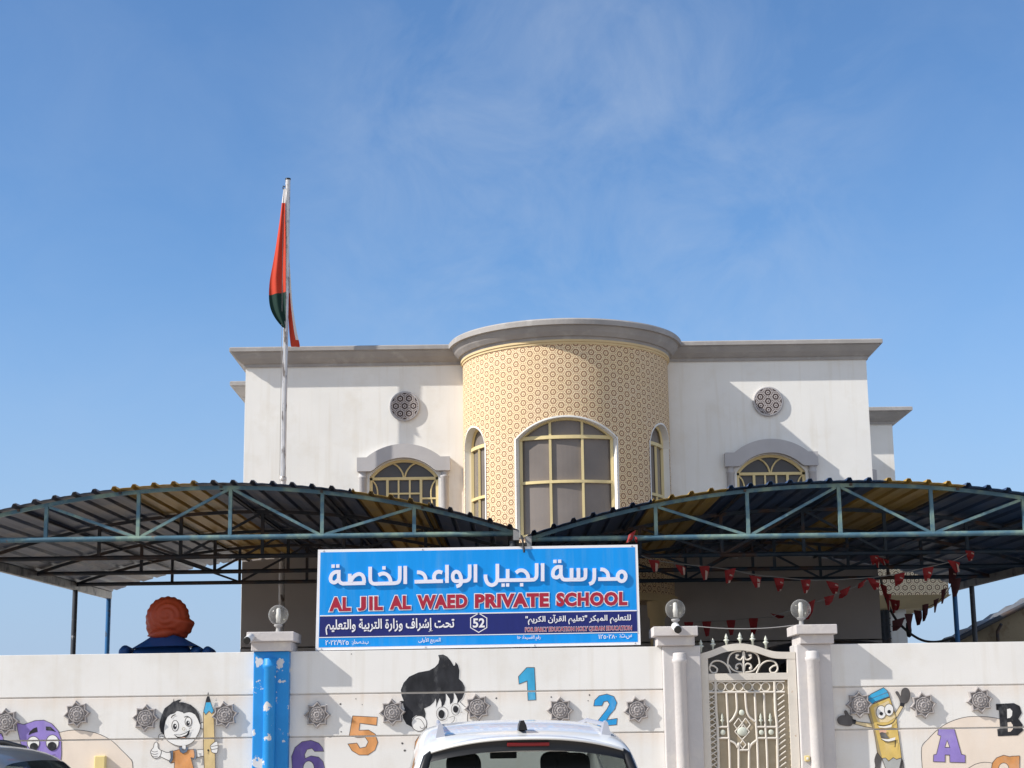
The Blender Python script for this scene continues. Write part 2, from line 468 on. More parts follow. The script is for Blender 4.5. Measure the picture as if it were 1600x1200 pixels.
# ------------------------------------------------------------------ mesh helpers
class MB:
    def __init__(self):
        self.v, self.f, self.m, self.s, self.uv = [], [], [], [], {}

    def add(self, verts, faces, mi=0, smooth=False):
        o = len(self.v)
        self.v += [tuple(p) for p in verts]
        for f in faces:
            self.f.append(tuple(i + o for i in f))
            self.m.append(mi)
            self.s.append(smooth)
        return self

    def box(self, x0, x1, y0, y1, z0, z1, mi=0):
        x0, x1 = sorted((x0, x1)); y0, y1 = sorted((y0, y1)); z0, z1 = sorted((z0, z1))
        v = [(x0, y0, z0), (x1, y0, z0), (x1, y1, z0), (x0, y1, z0), (x0, y0, z1), (x1, y0, z1), (x1, y1, z1), (x0, y1, z1)]
        return self.add(v, [(0, 3, 2, 1), (4, 5, 6, 7), (0, 1, 5, 4), (1, 2, 6, 5), (2, 3, 7, 6), (3, 0, 4, 7)], mi)

    def tube(self, pts, r, n=8, mi=0, smooth=True, cap=True, rs=None, phase=0.0):
        pts = [Vector(p) for p in pts]
        k = len(pts)
        tang = []
        for i in range(k):
            t = pts[min(i + 1, k - 1)] - pts[max(i - 1, 0)]
            tang.append(t.normalized())
        ref = Vector((0, 0, 1)) if abs(tang[0].z) < 0.9 else Vector((1, 0, 0))
        u = tang[0].cross(ref).normalized()
        rings = []
        for i in range(k):
            t = tang[i]
            u = (u - t * u.dot(t)).normalized()
            w = t.cross(u)
            rr = rs[i] if rs else r
            rings.append([pts[i] + (u * math.cos(a) + w * math.sin(a)) * rr for a in [phase + 2 * math.pi * q / n for q in range(n)]])
        v = [p for ring in rings for p in ring]
        f = []
        for i in range(k - 1):
            for q in range(n):
                a, b = i * n + q, i * n + (q + 1) % n
                f.append((a, b, b + n, a + n))
        self.add(v, f, mi, smooth)
        if cap:
            self.add(rings[0], [tuple(range(n))[::-1]], mi)
            self.add(rings[-1], [tuple(range(n))], mi)
        return self

    def bar(self, a, b, w, mi=0):
        return self.tube([a, b], w * 0.7071, 4, mi, smooth=False, phase=math.pi / 4)

    def lathe(self, prof, c=(0, 0, 0), n=24, mi=0, smooth=True):
        """prof: list of (radius, z) about the vertical axis through c"""
        c = Vector(c)
        v, f = [], []
        for (r, z) in prof:
            for q in range(n):
                a = 2 * math.pi * q / n
                v.append(c + Vector((r * math.cos(a), r * math.sin(a), z)))
        for i in range(len(prof) - 1):
            for q in range(n):
                a, b = i * n + q, i * n + (q + 1) % n
                f.append((a, b, b + n, a + n))
        return self.add(v, f, mi, smooth)

    def sphere(self, c, r, n=20, m=12, mi=0, sc=(1, 1, 1)):
        v, f = [], []
        for i in range(m + 1):
            t = math.pi * i / m
            for q in range(n):
                a = 2 * math.pi * q / n
                v.append((c[0] + r * sc[0] * math.sin(t) * math.cos(a), c[1] + r * sc[1] * math.sin(t) * math.sin(a), c[2] + r * sc[2] * math.cos(t)))
        for i in range(m):
            for q in range(n):
                a, b = i * n + q, i * n + (q + 1) % n
                f.append((a, a + n, b + n, b))
        return self.add(v, f, mi, True)

    def prism(self, poly, y0, y1, mi=0, side=None, back=True):
        """poly: list of (x, z); front face at y0 (towards the street), back at y1"""
        n = len(poly)
        area = sum(poly[i][0] * poly[(i + 1) % n][1] - poly[(i + 1) % n][0] * poly[i][1] for i in range(n))
        if area < 0:
            poly = poly[::-1]
        v = [(x, y0, z) for x, z in poly] + [(x, y1, z) for x, z in poly]
        self.add(v[:n], [tuple(range(n))], mi)
        if back:
            self.add(v[n:], [tuple(range(n))[::-1]], mi)
        if abs(y1 - y0) > 1e-6:
            self.add(v, [(i, i + n, (i + 1) % n + n, (i + 1) % n) for i in range(n)], mi if side is None else side)
        return self

    def build(self, name, mats, parent=None, bevel=0.0, seg=2, uvf=None):
        me = bpy.data.meshes.new(name)
        me.from_pydata(self.v, [], self.f)
        if not isinstance(mats, (list, tuple)):
            mats = [mats]
        for m in mats:
            me.materials.append(m)
        me.polygons.foreach_set('material_index', self.m)
        me.polygons.foreach_set('use_smooth', self.s)
        if uvf:
            uvl = me.uv_layers.new(name='UVMap')
            for lp in me.loops:
                uvl.data[lp.index].uv = uvf(me.vertices[lp.vertex_index].co)
        me.update()
        o = bpy.data.objects.new(name, me)
        COL.objects.link(o)
        if bevel > 0:
            b = o.modifiers.new('bevel', 'BEVEL')
            b.width = bevel
            b.segments = seg
            b.limit_method = 'ANGLE'
            b.angle_limit = R(40)
        if parent:
            o.parent = parent
            o.matrix_parent_inverse = Matrix.Translation(parent.location).inverted()
        return o


def thing(name, label, cat, loc=(0, 0, 0), group=None):
    o = bpy.data.objects.new(name, None)
    o.empty_display_size = 0.2
    o.location = loc
    COL.objects.link(o)
    return tag(o, label, cat, group)


def tag(o, label, cat, group=None):
    o['label'] = label
    o['category'] = cat
    if group:
        o['group'] = group
    return o


def struct(o):
    o['kind'] = 'structure'
    return o


def offset_ribbon(pts, w, closed=False):
    """mitred outline of a stroke of width w along 2-D pts"""
    pts = [Vector((p[0], p[1])) for p in pts]
    n = len(pts)
    L, Rr = [], []
    for i in range(n):
        if closed:
            a, b = pts[i] - pts[i - 1], pts[(i + 1) % n] - pts[i]
        else:
            a = pts[i] - pts[i - 1] if i > 0 else pts[1] - pts[0]
            b = pts[i + 1] - pts[i] if i < n - 1 else pts[-1] - pts[-2]
        a.normalize(); b.normalize()
        na, nb = Vector((-a.y, a.x)), Vector((-b.y, b.x))
        m = na + nb
        if m.length < 1e-4:
            m = na.copy()
        m.normalize()
        k = 1.0 / max(0.45, m.dot(na))
        L.append(pts[i] + m * (w / 2 * k))
        Rr.append(pts[i] - m * (w / 2 * k))
    return L, Rr


def smooth_pts(pts, closed=False, sub=4):
    """Catmull-Rom through pts"""
    n = len(pts)
    out = []
    rng = range(n) if closed else range(n - 1)
    for i in rng:
        if closed:
            p0, p1, p2, p3 = pts[i - 1], pts[i], pts[(i + 1) % n], pts[(i + 2) % n]
        else:
            p0, p1, p2, p3 = pts[max(i - 1, 0)], pts[i], pts[i + 1], pts[min(i + 2, n - 1)]
        for k in range(sub):
            t = k / sub
            q = []
            for d in range(2):
                q.append(0.5 * (2 * p1[d] + (p2[d] - p0[d]) * t + (2 * p0[d] - 5 * p1[d] + 4 * p2[d] - p3[d]) * t * t + (3 * p1[d] - p0[d] - 3 * p2[d] + p3[d]) * t ** 3))
            out.append(tuple(q))
    if not closed:
        out.append(tuple(pts[-1]))
    return out


def ell(cx, cy, rx, ry, n=20, rot=0):
    c, s = math.cos(R(rot)), math.sin(R(rot))
    return [(cx + rx * math.cos(t) * c - ry * math.sin(t) * s, cy + rx * math.cos(t) * s + ry * math.sin(t) * c) for t in [2 * math.pi * i / n for i in range(n)]]


class Mural:
    """flat paint on the street wall; polygons and strokes given in photograph pixels, turned into points of the wall plane"""
    def __init__(self, ox=0.0, oy=0.0, sc=1.0, Y=19.0):
        self.ox, self.oy, self.sc, self.Y = ox, oy, sc, Y
        self.bm = bmesh.new()
        self.mats, self.layer = [], 0

    def _mi(self, m):
        if m not in self.mats:
            self.mats.append(m)
        return self.mats.index(m)

    def _pt(self, p):
        y = self.Y - 0.0012 - 0.0005 * self.layer
        q = P(self.ox + p[0] / self.sc, self.oy + p[1] / self.sc, self.Y)
        return Vector((q.x, y, q.z))

    def _face(self, vs, mi):
        try:
            f = self.bm.faces.new([self.bm.verts.new(v) for v in vs])
            f.material_index = mi
        except ValueError:
            pass

    def poly(self, pts, m, sm=False):
        self.layer += 1
        if sm:
            pts = smooth_pts(pts, True, 4)
        vs = [self._pt(p) for p in pts]
        n = len(vs)
        a = sum(vs[i].x * vs[(i + 1) % n].z - vs[(i + 1) % n].x * vs[i].z for i in range(n))
        if a < 0:
            vs.reverse()
        self._face(vs, self._mi(m))
        return self

    def line(self, pts, w, m, closed=False, sm=True):
        """w in photograph pixels"""
        self.layer += 1
        if sm and len(pts) > 2:
            pts = smooth_pts(pts, closed, 4)
        L, Q = offset_ribbon(pts, w * self.sc, closed)
        n = len(L)
        mi = self._mi(m)
        for i in range(n if closed else n - 1):
            j = (i + 1) % n
            vs = [self._pt(L[i]), self._pt(L[j]), self._pt(Q[j]), self._pt(Q[i])]
            if (vs[1] - vs[0]).cross(vs[3] - vs[0]).y > 0:
                vs.reverse()
            self._face(vs, mi)
        return self

    def shape(self, pts, m, sm=True, w=0.9, lm=None):
        self.poly(pts, m, sm)
        return self.line(pts, w, lm or PT['line'], True, sm)

    def build(self, name, parent):
        self.bm.normal_update()
        bmesh.ops.triangulate(self.bm, faces=self.bm.faces[:], quad_method='BEAUTY', ngon_method='EAR_CLIP')
        for g in GROOVES:
            for z in (g - 0.009, g + 0.009):
                bmesh.ops.bisect_plane(self.bm, geom=self.bm.verts[:] + self.bm.edges[:] + self.bm.faces[:], dist=1e-5, plane_co=(0, 0, z), plane_no=(0, 0, 1))
            dead = [f for f in self.bm.faces if abs(f.calc_center_median().z - g) < 0.009]
            bmesh.ops.delete(self.bm, geom=dead, context='FACES')
        low = [f for f in self.bm.faces if f.calc_center_median().z < 0.02]
        bmesh.ops.delete(self.bm, geom=low, context='FACES')
        me = bpy.data.meshes.new(name)
        self.bm.to_mesh(me)
        self.bm.free()
        for m in self.mats:
            me.materials.append(m)
        o = bpy.data.objects.new(name, me)
        COL.objects.link(o)
        o.parent = parent
        o.matrix_parent_inverse = Matrix.Translation(parent.location).inverted()
        return o


# ------------------------------------------------------------------ ground
g = MB()
g.add([(-900, -900, 0), (900, -900, 0), (900, 1500, 0), (-900, 1500, 0)], [(0, 1, 2, 3)])
struct(g.build('ground', M['sand']))
g = MB()
g.add([(-300, -9, 0.004), (300, -9, 0.004), (300, -1.5, 0.004), (-300, -1.5, 0.004)], [(0, 1, 2, 3)])
struct(g.build('road', M['asphalt']))
g = MB().box(-60, 60, -1.5, -1.32, 0.0, 0.13)
struct(g.build('kerb', M['kerb'], bevel=0.015))
g = MB()
g.add([(-7.4, 19.3, 0.006), (9, 19.3, 0.006), (9, 36.5, 0.006), (-7.4, 36.5, 0.006)], [(0, 1, 2, 3)])
struct(g.build('yard_paving', M['paver']))

# ------------------------------------------------------------------ school building
BX0, BX1, BY, BZ = -4.813, 6.412, 30.0, 8.11
BCX, BR = 0.961, 1.848
bld = thing('school_building', 'two storey white school villa with patterned round bay and grey cornice behind the canopies', 'building', ((BX0 + BX1) / 2, BY, 0))


def seg_arch(hw, rise):
    """height above the springing of a segmental arch at offset t"""
    rad = (hw * hw + rise * rise) / (2 * rise)
    return lambda t: math.sqrt(max(0.0, rad * rad - min(abs(t), hw) ** 2)) - (rad - rise)


WIN = [(-1.953, 0.615, 4.75, 6.05, 0.32), (4.606, 0.615, 4.75, 6.05, 0.32)]


def facade(mb, x0, x1, z0, z1, Y, wins, depth=0.14):
    xs = [x0]
    for (xc, hw, zs, zp, rise) in wins:
        xs += [xc - hw, xc + hw]
    xs.append(x1)
    for i in range(len(xs) - 1):
        a, b = xs[i], xs[i + 1]
        if i % 2 == 0:
            mb.add([(a, Y, z0), (b, Y, z0), (b, Y, z1), (a, Y, z1)], [(0, 1, 2, 3)])
        else:
            xc, hw, zs, zp, rise = wins[i // 2]
            ar = seg_arch(hw, rise)
            N = 24
            mb.add([(a, Y, z0), (b, Y, z0), (b, Y, zs), (a, Y, zs)], [(0, 1, 2, 3)])
            px_ = [a + (b - a) * k / N for k in range(N + 1)]
            for k in range(N):
                xa, xb = px_[k], px_[k + 1]
                za, zb = zp + ar(xa - xc), zp + ar(xb - xc)
                mb.add([(xa, Y, za), (xb, Y, zb), (xb, Y, z1), (xa, Y, z1)], [(0, 1, 2, 3)])
                mb.add([(xa, Y, za), (xb, Y, zb), (xb, Y + depth, zb), (xa, Y + depth, za)], [(3, 2, 1, 0)])
            for xx, fl in ((a, False), (b, True)):
                q = [(xx, Y, zs), (xx, Y + depth, zs), (xx, Y + depth, zp), (xx, Y, zp)]
                mb.add(q, [(3, 2, 1, 0) if fl else (0, 1, 2, 3)])
            mb.add([(a, Y, zs), (b, Y, zs), (b, Y + depth, zs), (a, Y + depth, zs)], [(0, 1, 2, 3)])


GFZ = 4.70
w = MB()
facade(w, BX0, BX1, GFZ, BZ, BY, WIN)
w.add([(BX0, BY, 0), (BX0, 42, 0), (BX0, 42, BZ), (BX0, BY, BZ)], [(0, 3, 2, 1)][::-1])
w.add([(BX1, BY, 0), (BX1, 42, 0), (BX1, 42, BZ), (BX1, BY, BZ)], [(0, 1, 2, 3)])
w.add([(BX0, 42, 0), (BX1, 42, 0), (BX1, 42, BZ), (BX0, 42, BZ)], [(3, 2, 1, 0)])
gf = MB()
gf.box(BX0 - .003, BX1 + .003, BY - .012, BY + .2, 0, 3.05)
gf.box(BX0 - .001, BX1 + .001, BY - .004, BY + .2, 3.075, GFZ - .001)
gf.build('ground_floor_wall', M['shade_tone'], bld)
wall_o = w.build('wall', M['bwall'], bld)
rf = MB().box(BX0 + .1, BX1 - .1, BY + .1, 41.9, 7.7, 7.8)
rf.build('roof', M['sand'], bld)

# cornice profile: (out from the wall, z)
CPROF = [(0.0, 8.08), (0.03, 8.075), (0.035, 8.13), (0.075, 8.15), (0.15, 8.215), (0.215, 8.30), (0.222, 8.325), (0.262, 8.325), (0.262, 8.395), (0.24, 8.41), (-0.12, 8.41)]


def sweep_cornice(path, normals, prof, mi=0):
    mb = MB()
    k = len(prof)
    v = []
    for p, nrm in zip(path, normals):
        for (o, z) in prof:
            v.append((p[0] + nrm[0] * o, p[1] + nrm[1] * o, z))
    f = []
    for i in range(len(path) - 1):
        for j in range(k - 1):
            a = i * k + j
            f.append((a, a + k, a + k + 1, a + 1))
    mb.add(v, f, mi)
    mb.add(v[:k], [tuple(range(k))], mi)
    mb.add(v[-k:], [tuple(range(k))[::-1]], mi)
    return mb


# straight runs with mitred corners, then the half ring over the bay
path = [(BX0, 42), (BX0, BY), (BCX - BR + 0.04, BY)]
nrm = [(-1, 0), (-1, -1), (0, -1)]
sweep_cornice(path, nrm, CPROF).build('cornice', M['grey_trim'], bld, bevel=0.004, seg=1)
path = [(BCX + BR - 0.04, BY), (BX1, BY), (BX1, 42)]
nrm = [(0, -1), (1, -1), (1, 0)]
sweep_cornice(path, nrm, CPROF).build('cornice', M['grey_trim'], bld, bevel=0.004, seg=1)
NB = 72
th = [math.pi * (1 - i / NB) for i in range(NB + 1)]
BPROF = [(0.0, 8.10), (0.03, 8.10), (0.045, 8.145), (0.085, 8.15), (0.145, 8.215), (0.195, 8.29), (0.20, 8.31), (0.255, 8.312), (0.262, 8.392), (0.24, 8.418), (-0.9, 8.42)]
path = [(BCX + BR * math.cos(t), BY - BR * math.sin(t)) for t in th]
nrm = [(math.cos(t), -math.sin(t)) for t in th]
sweep_cornice(path, nrm, BPROF).build('bay_cornice', M['grey_trim'], bld)
path = [(BCX + (BR + .004) * math.cos(t), BY - (BR + .004) * math.sin(t)) for t in th]
sweep_cornice(path, nrm, [(-0.01, 8.02), (0.012, 8.02), (0.014, 8.055), (0.032, 8.062), (0.034, 8.098), (-0.01, 8.098)]).build('bay_band', M['yellowtrim'], bld)

# round bay: half cylinder with three arched openings
BAYW = [(-2.0, 27.3, 4.75, 6.42, 0.34), (-64.5, 13.4, 4.75, 6.42, 0.36), (62.5, 13.4, 4.75, 6.42, 0.36)]   # centre deg, half deg, sill, spring, rise
BAYZ0 = 3.72


def bp_(deg, r, z):
    return (BCX + r * math.sin(R(deg)), BY - r * math.cos(R(deg)), z)


bay, rev = MB(), MB()
edges = [-90.0]
for c, h, *_ in sorted(BAYW):
    edges += [c - h, c + h]
edges.append(90.0)
DEP = 0.15
for i in range(len(edges) - 1):
    a, b = edges[i], edges[i + 1]
    N = max(4, int((b - a) / 1.6))
    ds = [a + (b - a) * k / N for k in range(N + 1)]
    win = None
    if i % 2 == 1:
        win = sorted(BAYW)[i // 2]
        hw = R(win[1]) * BR
        ar = seg_arch(hw, win[4])
    for k in range(N):
        d0, d1 = ds[k], ds[k + 1]
        if win is None:
            bay.add([bp_(d0, BR, BAYZ0), bp_(d1, BR, BAYZ0), bp_(d1, BR, 8.1), bp_(d0, BR, 8.1)], [(0, 1, 2, 3)], 0, True)
        else:
            z0 = win[3] + ar(R(d0 - win[0]) * BR)
            z1 = win[3] + ar(R(d1 - win[0]) * BR)
            bay.add([bp_(d0, BR, z0), bp_(d1, BR, z1), bp_(d1, BR, 8.1), bp_(d0, BR, 8.1)], [(0, 1, 2, 3)], 0, True)
            bay.add([bp_(d0, BR, BAYZ0), bp_(d1, BR, BAYZ0), bp_(d1, BR, win[2]), bp_(d0, BR, win[2])], [(0, 1, 2, 3)], 0, True)
            rev.add([bp_(d0, BR, z0), bp_(d1, BR, z1), bp_(d1, BR - DEP, z1), bp_(d0, BR - DEP, z0)], [(3, 2, 1, 0)], 0, True)
            rev.add([bp_(d0, BR + .03, win[2]), bp_(d1, BR + .03, win[2]), bp_(d1, BR - DEP, win[2]), bp_(d0, BR - DEP, win[2])], [(0, 1, 2, 3)])
            # pale plaster lip round the opening
            lo = 0.028
            rev.add([bp_(d0, BR + .012, z0), bp_(d1, BR + .012, z1), bp_(d1, BR + .012, z1 + lo), bp_(d0, BR + .012, z0 + lo)], [(0, 1, 2, 3)], 0, True)
            rev.add([bp_(d0, BR + .012, z0 + lo), bp_(d1, BR + .012, z1 + lo), bp_(d1, BR, z1 + lo), bp_(d0, BR, z0 + lo)], [(0, 1, 2, 3)])
            rev.add([bp_(d0, BR + .012, z0), bp_(d1, BR + .012, z1), bp_(d1, BR, z1), bp_(d0, BR, z0)], [(3, 2, 1, 0)])
    if win is not None:
        for dd, s in ((a, -1), (b, 1)):
            q = [bp_(dd, BR, win[2]), bp_(dd, BR - DEP, win[2]), bp_(dd, BR - DEP, win[3]), bp_(dd, BR, win[3])]
            rev.add(q, [(0, 1, 2, 3) if s < 0 else (3, 2, 1, 0)])
            e = dd + s * 0.9
            q = [bp_(dd, BR + .012, win[2]), bp_(e, BR + .012, win[2]), bp_(e, BR + .012, win[3] + .02), bp_(dd, BR + .012, win[3] + .02)]
            rev.add(q, [(3, 2, 1, 0) if s < 0 else (0, 1, 2, 3)])
bay.add([bp_(d, BR, BAYZ0) for d in [-90 + 5 * k for k in range(37)]], [tuple(range(37))])
bay.build('bay_cladding', M['hexclad'], bld, uvf=lambda co: (math.atan2(co.x - BCX, BY - co.y) * BR, co.z))
rev.build('window_reveal', M['bwall'], bld)
mb = MB()
path = [(BCX + BR * math.cos(t), BY - BR * math.sin(t)) for t in th]
sweep_cornice(path, nrm, [(-.02, BAYZ0 - .02), (0.05, BAYZ0 - .02), (0.05, BAYZ0 + .1), (-.02, BAYZ0 + .1)]).build('bay_band', M['yellowtrim'], bld)

# bay windows: curved frame (child: panes)
for (c, h, zs, zp, rise) in BAYW:
    hw = R(h) * BR
    ar = seg_arch(hw, rise)
    rr = BR - DEP + 0.02
    fr = MB()

    def cpt(d, z, r=rr):
        return bp_(d, r, z)
    wv = 0.05
    # outer frame
    fr.bar(cpt(c - h + .7, zs), cpt(c - h + .7, zp + .02), wv)
    fr.bar(cpt(c + h - .7, zs), cpt(c + h - .7, zp + .02), wv)
    top = [cpt(c - h + .5 + (2 * h - 1) * k / 20, zp - .012 + ar(R((2 * h - 1) * (k / 20 - .5)) * BR)) for k in range(21)]
    fr.tube(top, 0.03, 4, phase=math.pi / 4, smooth=False)
    rows = [zs + .03, 5.68, zp + 0.02] if h > 20 else [zs + .03, 5.55, zp + 0.02]
    for z in rows:
        fr.tube([cpt(c - h + .8 + (2 * h - 1.6) * k / 14, z) for k in range(15)], 0.034 if z < zp else 0.042, 4, phase=math.pi / 4, smooth=False)
    for d in ([c - h / 3, c + h / 3] if h > 20 else [c]):
        fr.bar(cpt(d, zs), cpt(d, zp + ar(R(d - c) * BR) - .01 if h > 20 else zp), 0.042)
    fo = fr.build('window_frame', M['frame'], bld)
    gl = MB()
    N = 20
    for k in range(N):
        d0, d1 = c - h + 2 * h * k / N, c - h + 2 * h * (k + 1) / N
        z0, z1 = zp + ar(R(d0 - c) * BR), zp + ar(R(d1 - c) * BR)
        gl.add([cpt(d0, zs, rr - .025), cpt(d1, zs, rr - .025), cpt(d1, z1, rr - .025), cpt(d0, z0, rr - .025)], [(0, 1, 2, 3)], 0, False)
    po = gl.build('pane', M['pane'], fo)

# arched windows of the flat facade, their surrounds and the round grilles above
for (xc, hw, zs, zp, rise) in WIN:
    ar = seg_arch(hw, rise)
    fr = MB()
    Yf = BY + 0.10
    N = 20
    top = [(xc - hw + .02 + (2 * hw - .04) * k / N, Yf, zp - .02 + ar(-hw + 2 * hw * k / N)) for k in range(N + 1)]
    fr.tube(top, 0.034, 4, phase=math.pi / 4, smooth=False)
    fr.bar((xc - hw + .025, Yf, zs), (xc - hw + .025, Yf, zp), .05)
    fr.bar((xc + hw - .025, Yf, zs), (xc + hw - .025, Yf, zp), .05)
    zt = zp - 0.02
    fr.bar((xc - hw, Yf, zt), (xc + hw, Yf, zt), .05)
    fr.bar((xc - hw, Yf, zs + .03), (xc + hw, Yf, zs + .03), .05)
    for s in (-1, 1):
        # fan light: two bars curving out of the middle of the transom
        pts = smooth_pts([(xc + s * .01, zt), (xc + s * .035, zt + .11), (xc + s * .11, zt + .22), (xc + s * .21, zt + ar(.21) - .01)], sub=5)
        fr.tube([(x, Yf, z) for x, z in pts], .017, 6)
        # side lights: curved bar below the transom and a rail
        pts = smooth_pts([(xc + s * (hw - .05), zt - .03), (xc + s * (hw - .12), zt - .14), (xc + s * (hw - .135), zt - .34), (xc + s * (hw - .05), zt - .75)], sub=5)
        fr.tube([(x, Yf, z) for x, z in pts], .015, 6)
        fr.bar((xc + s * .30, Yf - .006, zs), (xc + s * .30, Yf - .006, zt), .045)
        fr.bar((xc + s * .30, Yf, zt - .36), (xc + s * hw, Yf, zt - .36), .03)
    for x in (-.10, .10):
        fr.bar((xc + x, Yf - .004, zs), (xc + x, Yf - .004, zt), .03)
    for z in (zt - .27, zt - .52, zt - .78, zt - 1.02):
        fr.bar((xc - .30, Yf - .003, z), (xc + .30, Yf - .003, z), .03)
    fo = fr.build('window_frame', M['frame'], bld)
    gl = MB()
    poly = [(xc - hw, zs), (xc + hw, zs)] + [(xc + hw - 2 * hw * k / N, zp + ar(hw - 2 * hw * k / N)) for k in range(N + 1)]
    gl.prism(poly, Yf + .03, Yf + .036)
    gl.build('pane', M['pane_dark'], fo)
    # surround: shouldered arch over two round columns
    so = MB()
    OW, SH = 0.83, 0.20
    iar = seg_arch(hw + .02, rise + .01)
    out = [(xc - OW, 6.14), (xc - OW, 6.39), (xc - OW + SH - .03, 6.39)]
    ohw = OW - SH + .03
    oar = seg_arch(ohw, 0.235)
    out += [(xc - ohw + 2 * ohw * k / 24, 6.392 + oar(-ohw + 2 * ohw * k / 24)) for k in range(1, 24)]
    out += [(xc + OW - SH + .03, 6.39), (xc + OW, 6.39), (xc + OW, 6.14), (xc + hw + .02, 6.14)]
    ih = hw + .02
    out += [(xc + ih - 2 * ih * k / 24, max(6.14, zp + iar(ih - 2 * ih * k / 24))) for k in range(1, 24)]
    out += [(xc - hw - .02, 6.14)]
    so.prism(out, BY - 0.13, BY + .002)
    so.build('window_surround', M['surround'], bld, bevel=0.012)
    for s in (-1, 1):
        cx = xc + s * (OW - .10)
        co = MB().lathe([(0.068, 4.5), (0.068, 6.02), (0.078, 6.03), (0.078, 6.06), (0.068, 6.07), (0.068, 6.14)], (cx, BY - .03, 0), 20)
        co.build('window_column', M['surround'], bld)
    zc, xg = 7.325, xc + (0.018 if xc < 0 else -0.004)
    gr = MB()
    N = 40
    disc = [(xg + .242 * math.cos(2 * math.pi * k / N), zc + .242 * math.sin(2 * math.pi * k / N)) for k in range(N)]
    gr.prism(disc, BY - .055, BY + .001)
    go = gr.build('round_grille', M['hexgrey'], bld, uvf=(lambda co, a=xg, b=zc: (co.z - b, co.x - a)) if xc < 0 else (lambda co, a=xg, b=zc: (co.x - a, co.z - b)))
    rim = MB()
    rim.tube([(xg + .252 * math.cos(2 * math.pi * k / N), BY - .03, zc + .252 * math.sin(2 * math.pi * k / N)) for k in range(N + 1)], .026, 8, cap=False)
    rim.build('rim', M['surround'], go)

# set-back wings, porch, door and side balcony
WPROF = [(o, z) for o, z in CPROF]
wg = MB().box(-5.30, BX0 - .002, 33.0, 41.5, 0, 8.1)
wg.build('wing_wall', M['bwall'], bld)
sweep_cornice([(-5.30, 41.5), (-5.30, 33.0), (BX0 - .003, 33.0)], [(-1, 0), (-1, -1), (0, -1)], WPROF).build('cornice', M['grey_trim'], bld)
wg = MB().box(BX1 + .002, 8.36, 36.8, 44, 0, 8.1)
wg.build('wing_wall', M['bwall'], bld)
sweep_cornice([(BX1 + .003, 36.8), (8.36, 36.8), (8.36, 44)], [(0, -1), (1, -1), (1, 0)], [(o * 1.45 if o > 0 else o, z) for o, z in WPROF]).build('cornice', M['grey_trim'], bld)
hd = MB().prism([(BX1 + .9, 6.75), (7.93, 6.75), (7.93, 7.05), (7.6, 7.12), (BX1 + .9, 7.35)], 36.66, 36.8)
hd.build('window_surround', M['surround'], bld, bevel=.01)
bx = MB().box(BX1 + .004, 8.30, 32.6, 36.79, 4.02, 4.98)
bx.build('balcony_parapet', M['hexbeige'], bld, uvf=lambda co: (co.z, co.x + co.y))
bx = MB()
bx.add([(BX1 + .005, 32.56, 4.02), (8.34, 32.56, 4.02), (8.34, 36.78, 4.02), (BX1 + .005, 36.78, 4.02), (BX1 + .005, 33.0, 3.80), (8.05, 33.0, 3.80), (8.05, 36.78, 3.80), (BX1 + .005, 36.78, 3.80)],
       [(0, 1, 2, 3), (7, 6, 5, 4), (0, 4, 5, 1), (1, 5, 6, 2), (3, 2, 6, 7), (0, 3, 7, 4)])
bx.build('balcony_soffit', M['yellowtrim'], bld)
bx = MB().box(7.28, 7.6, 33.2, 33.5, 0, 3.8)
bx.build('balcony_column', M['bwall'], bld, bevel=.01)
lt = MB()
for k in range(6):
    lt.bar((6.80 + .085 * k, 33.1, 0.3), (6.80 + .085 * k, 33.1, 3.78), .022)
for k in range(26):
    lt.bar((6.76, 33.105, 0.5 + .13 * k), (7.27, 33.105, 0.5 + .13 * k), .018)
lt.box(6.78, 7.26, 33.16, 33.18, .3, 3.78)
lt.build('window_grille', M['darksteel'], bld)
dr = MB().box(0.1, 1.8, BY - .06, BY - .0125, 0.02, 2.9)
do = dr.build('door', M['door'], bld, bevel=.01)
for s in (-1, 1):
    hn = MB().tube([(.95 + s * .06, BY - .10, 1.0), (.95 + s * .06, BY - .13, 1.08), (.95 + s * .06, BY - .13, 1.3), (.95 + s * .06, BY - .10, 1.38)], .012, 8)
    hn.build('handle', M['rail'], do)
for s in (-1, 1):
    pc = MB().lathe([(0.17, 0), (0.17, .15), (.13, .2), (.125, 3.4), (.16, 3.45), (.17, 3.70)], (BCX + s * 1.45, BY - 1.0, 0), 24)
    pc.build('porch_column', M['yellowtrim'], bld)

# ------------------------------------------------------------------ street wall in three runs
WT, WYF, WYB = 2.482, 19.0, 19.24


def wall_run(label, x0, x1):
    t = thing('boundary_wall', label, 'wall', ((x0 + x1) / 2, WYF, 0), 'runs of the street wall')
    mb = MB()
    mb.box(x0, x1, WYF + .02, WYB, 0, WT - .01)
    zs = [0.0] + sorted(GROOVES) + [WT]
    for i in range(len(zs) - 1):
        a = zs[i] + (.008 if i > 0 else 0)
        b = zs[i + 1] - (.008 if i < len(zs) - 2 else 0)
        mb.box(x0, x1, WYF, WYF + .021, a, b)
    mb.box(x0, x1, WYF + .0215, WYB + .001, WT - .009, WT)
    mb.build('masonry', M['wall'], t, bevel=0.006)
    return t


wallL = wall_run('white wall run with painted boy and pencil, left of the blue pillar', -16.0, -2.885)
wallM = wall_run('white wall run under the school sign painted with quiffed boy and numerals', -2.495, 1.62)
wallR = wall_run('white wall run painted with cheering pencil and letters, right of the gate', 3.47, 16.0)


t = thing('boundary_wall', 'unseen plain white side wall added to darken the yard beyond the right canopy posts', 'wall', (8.05, 29, 0), 'runs of the street wall')
MB().box(7.95, 8.15, WYB + .002, 42, 0, 2.40).build('masonry', M['bwall'], t)  # out of view; added to keep the yard darker

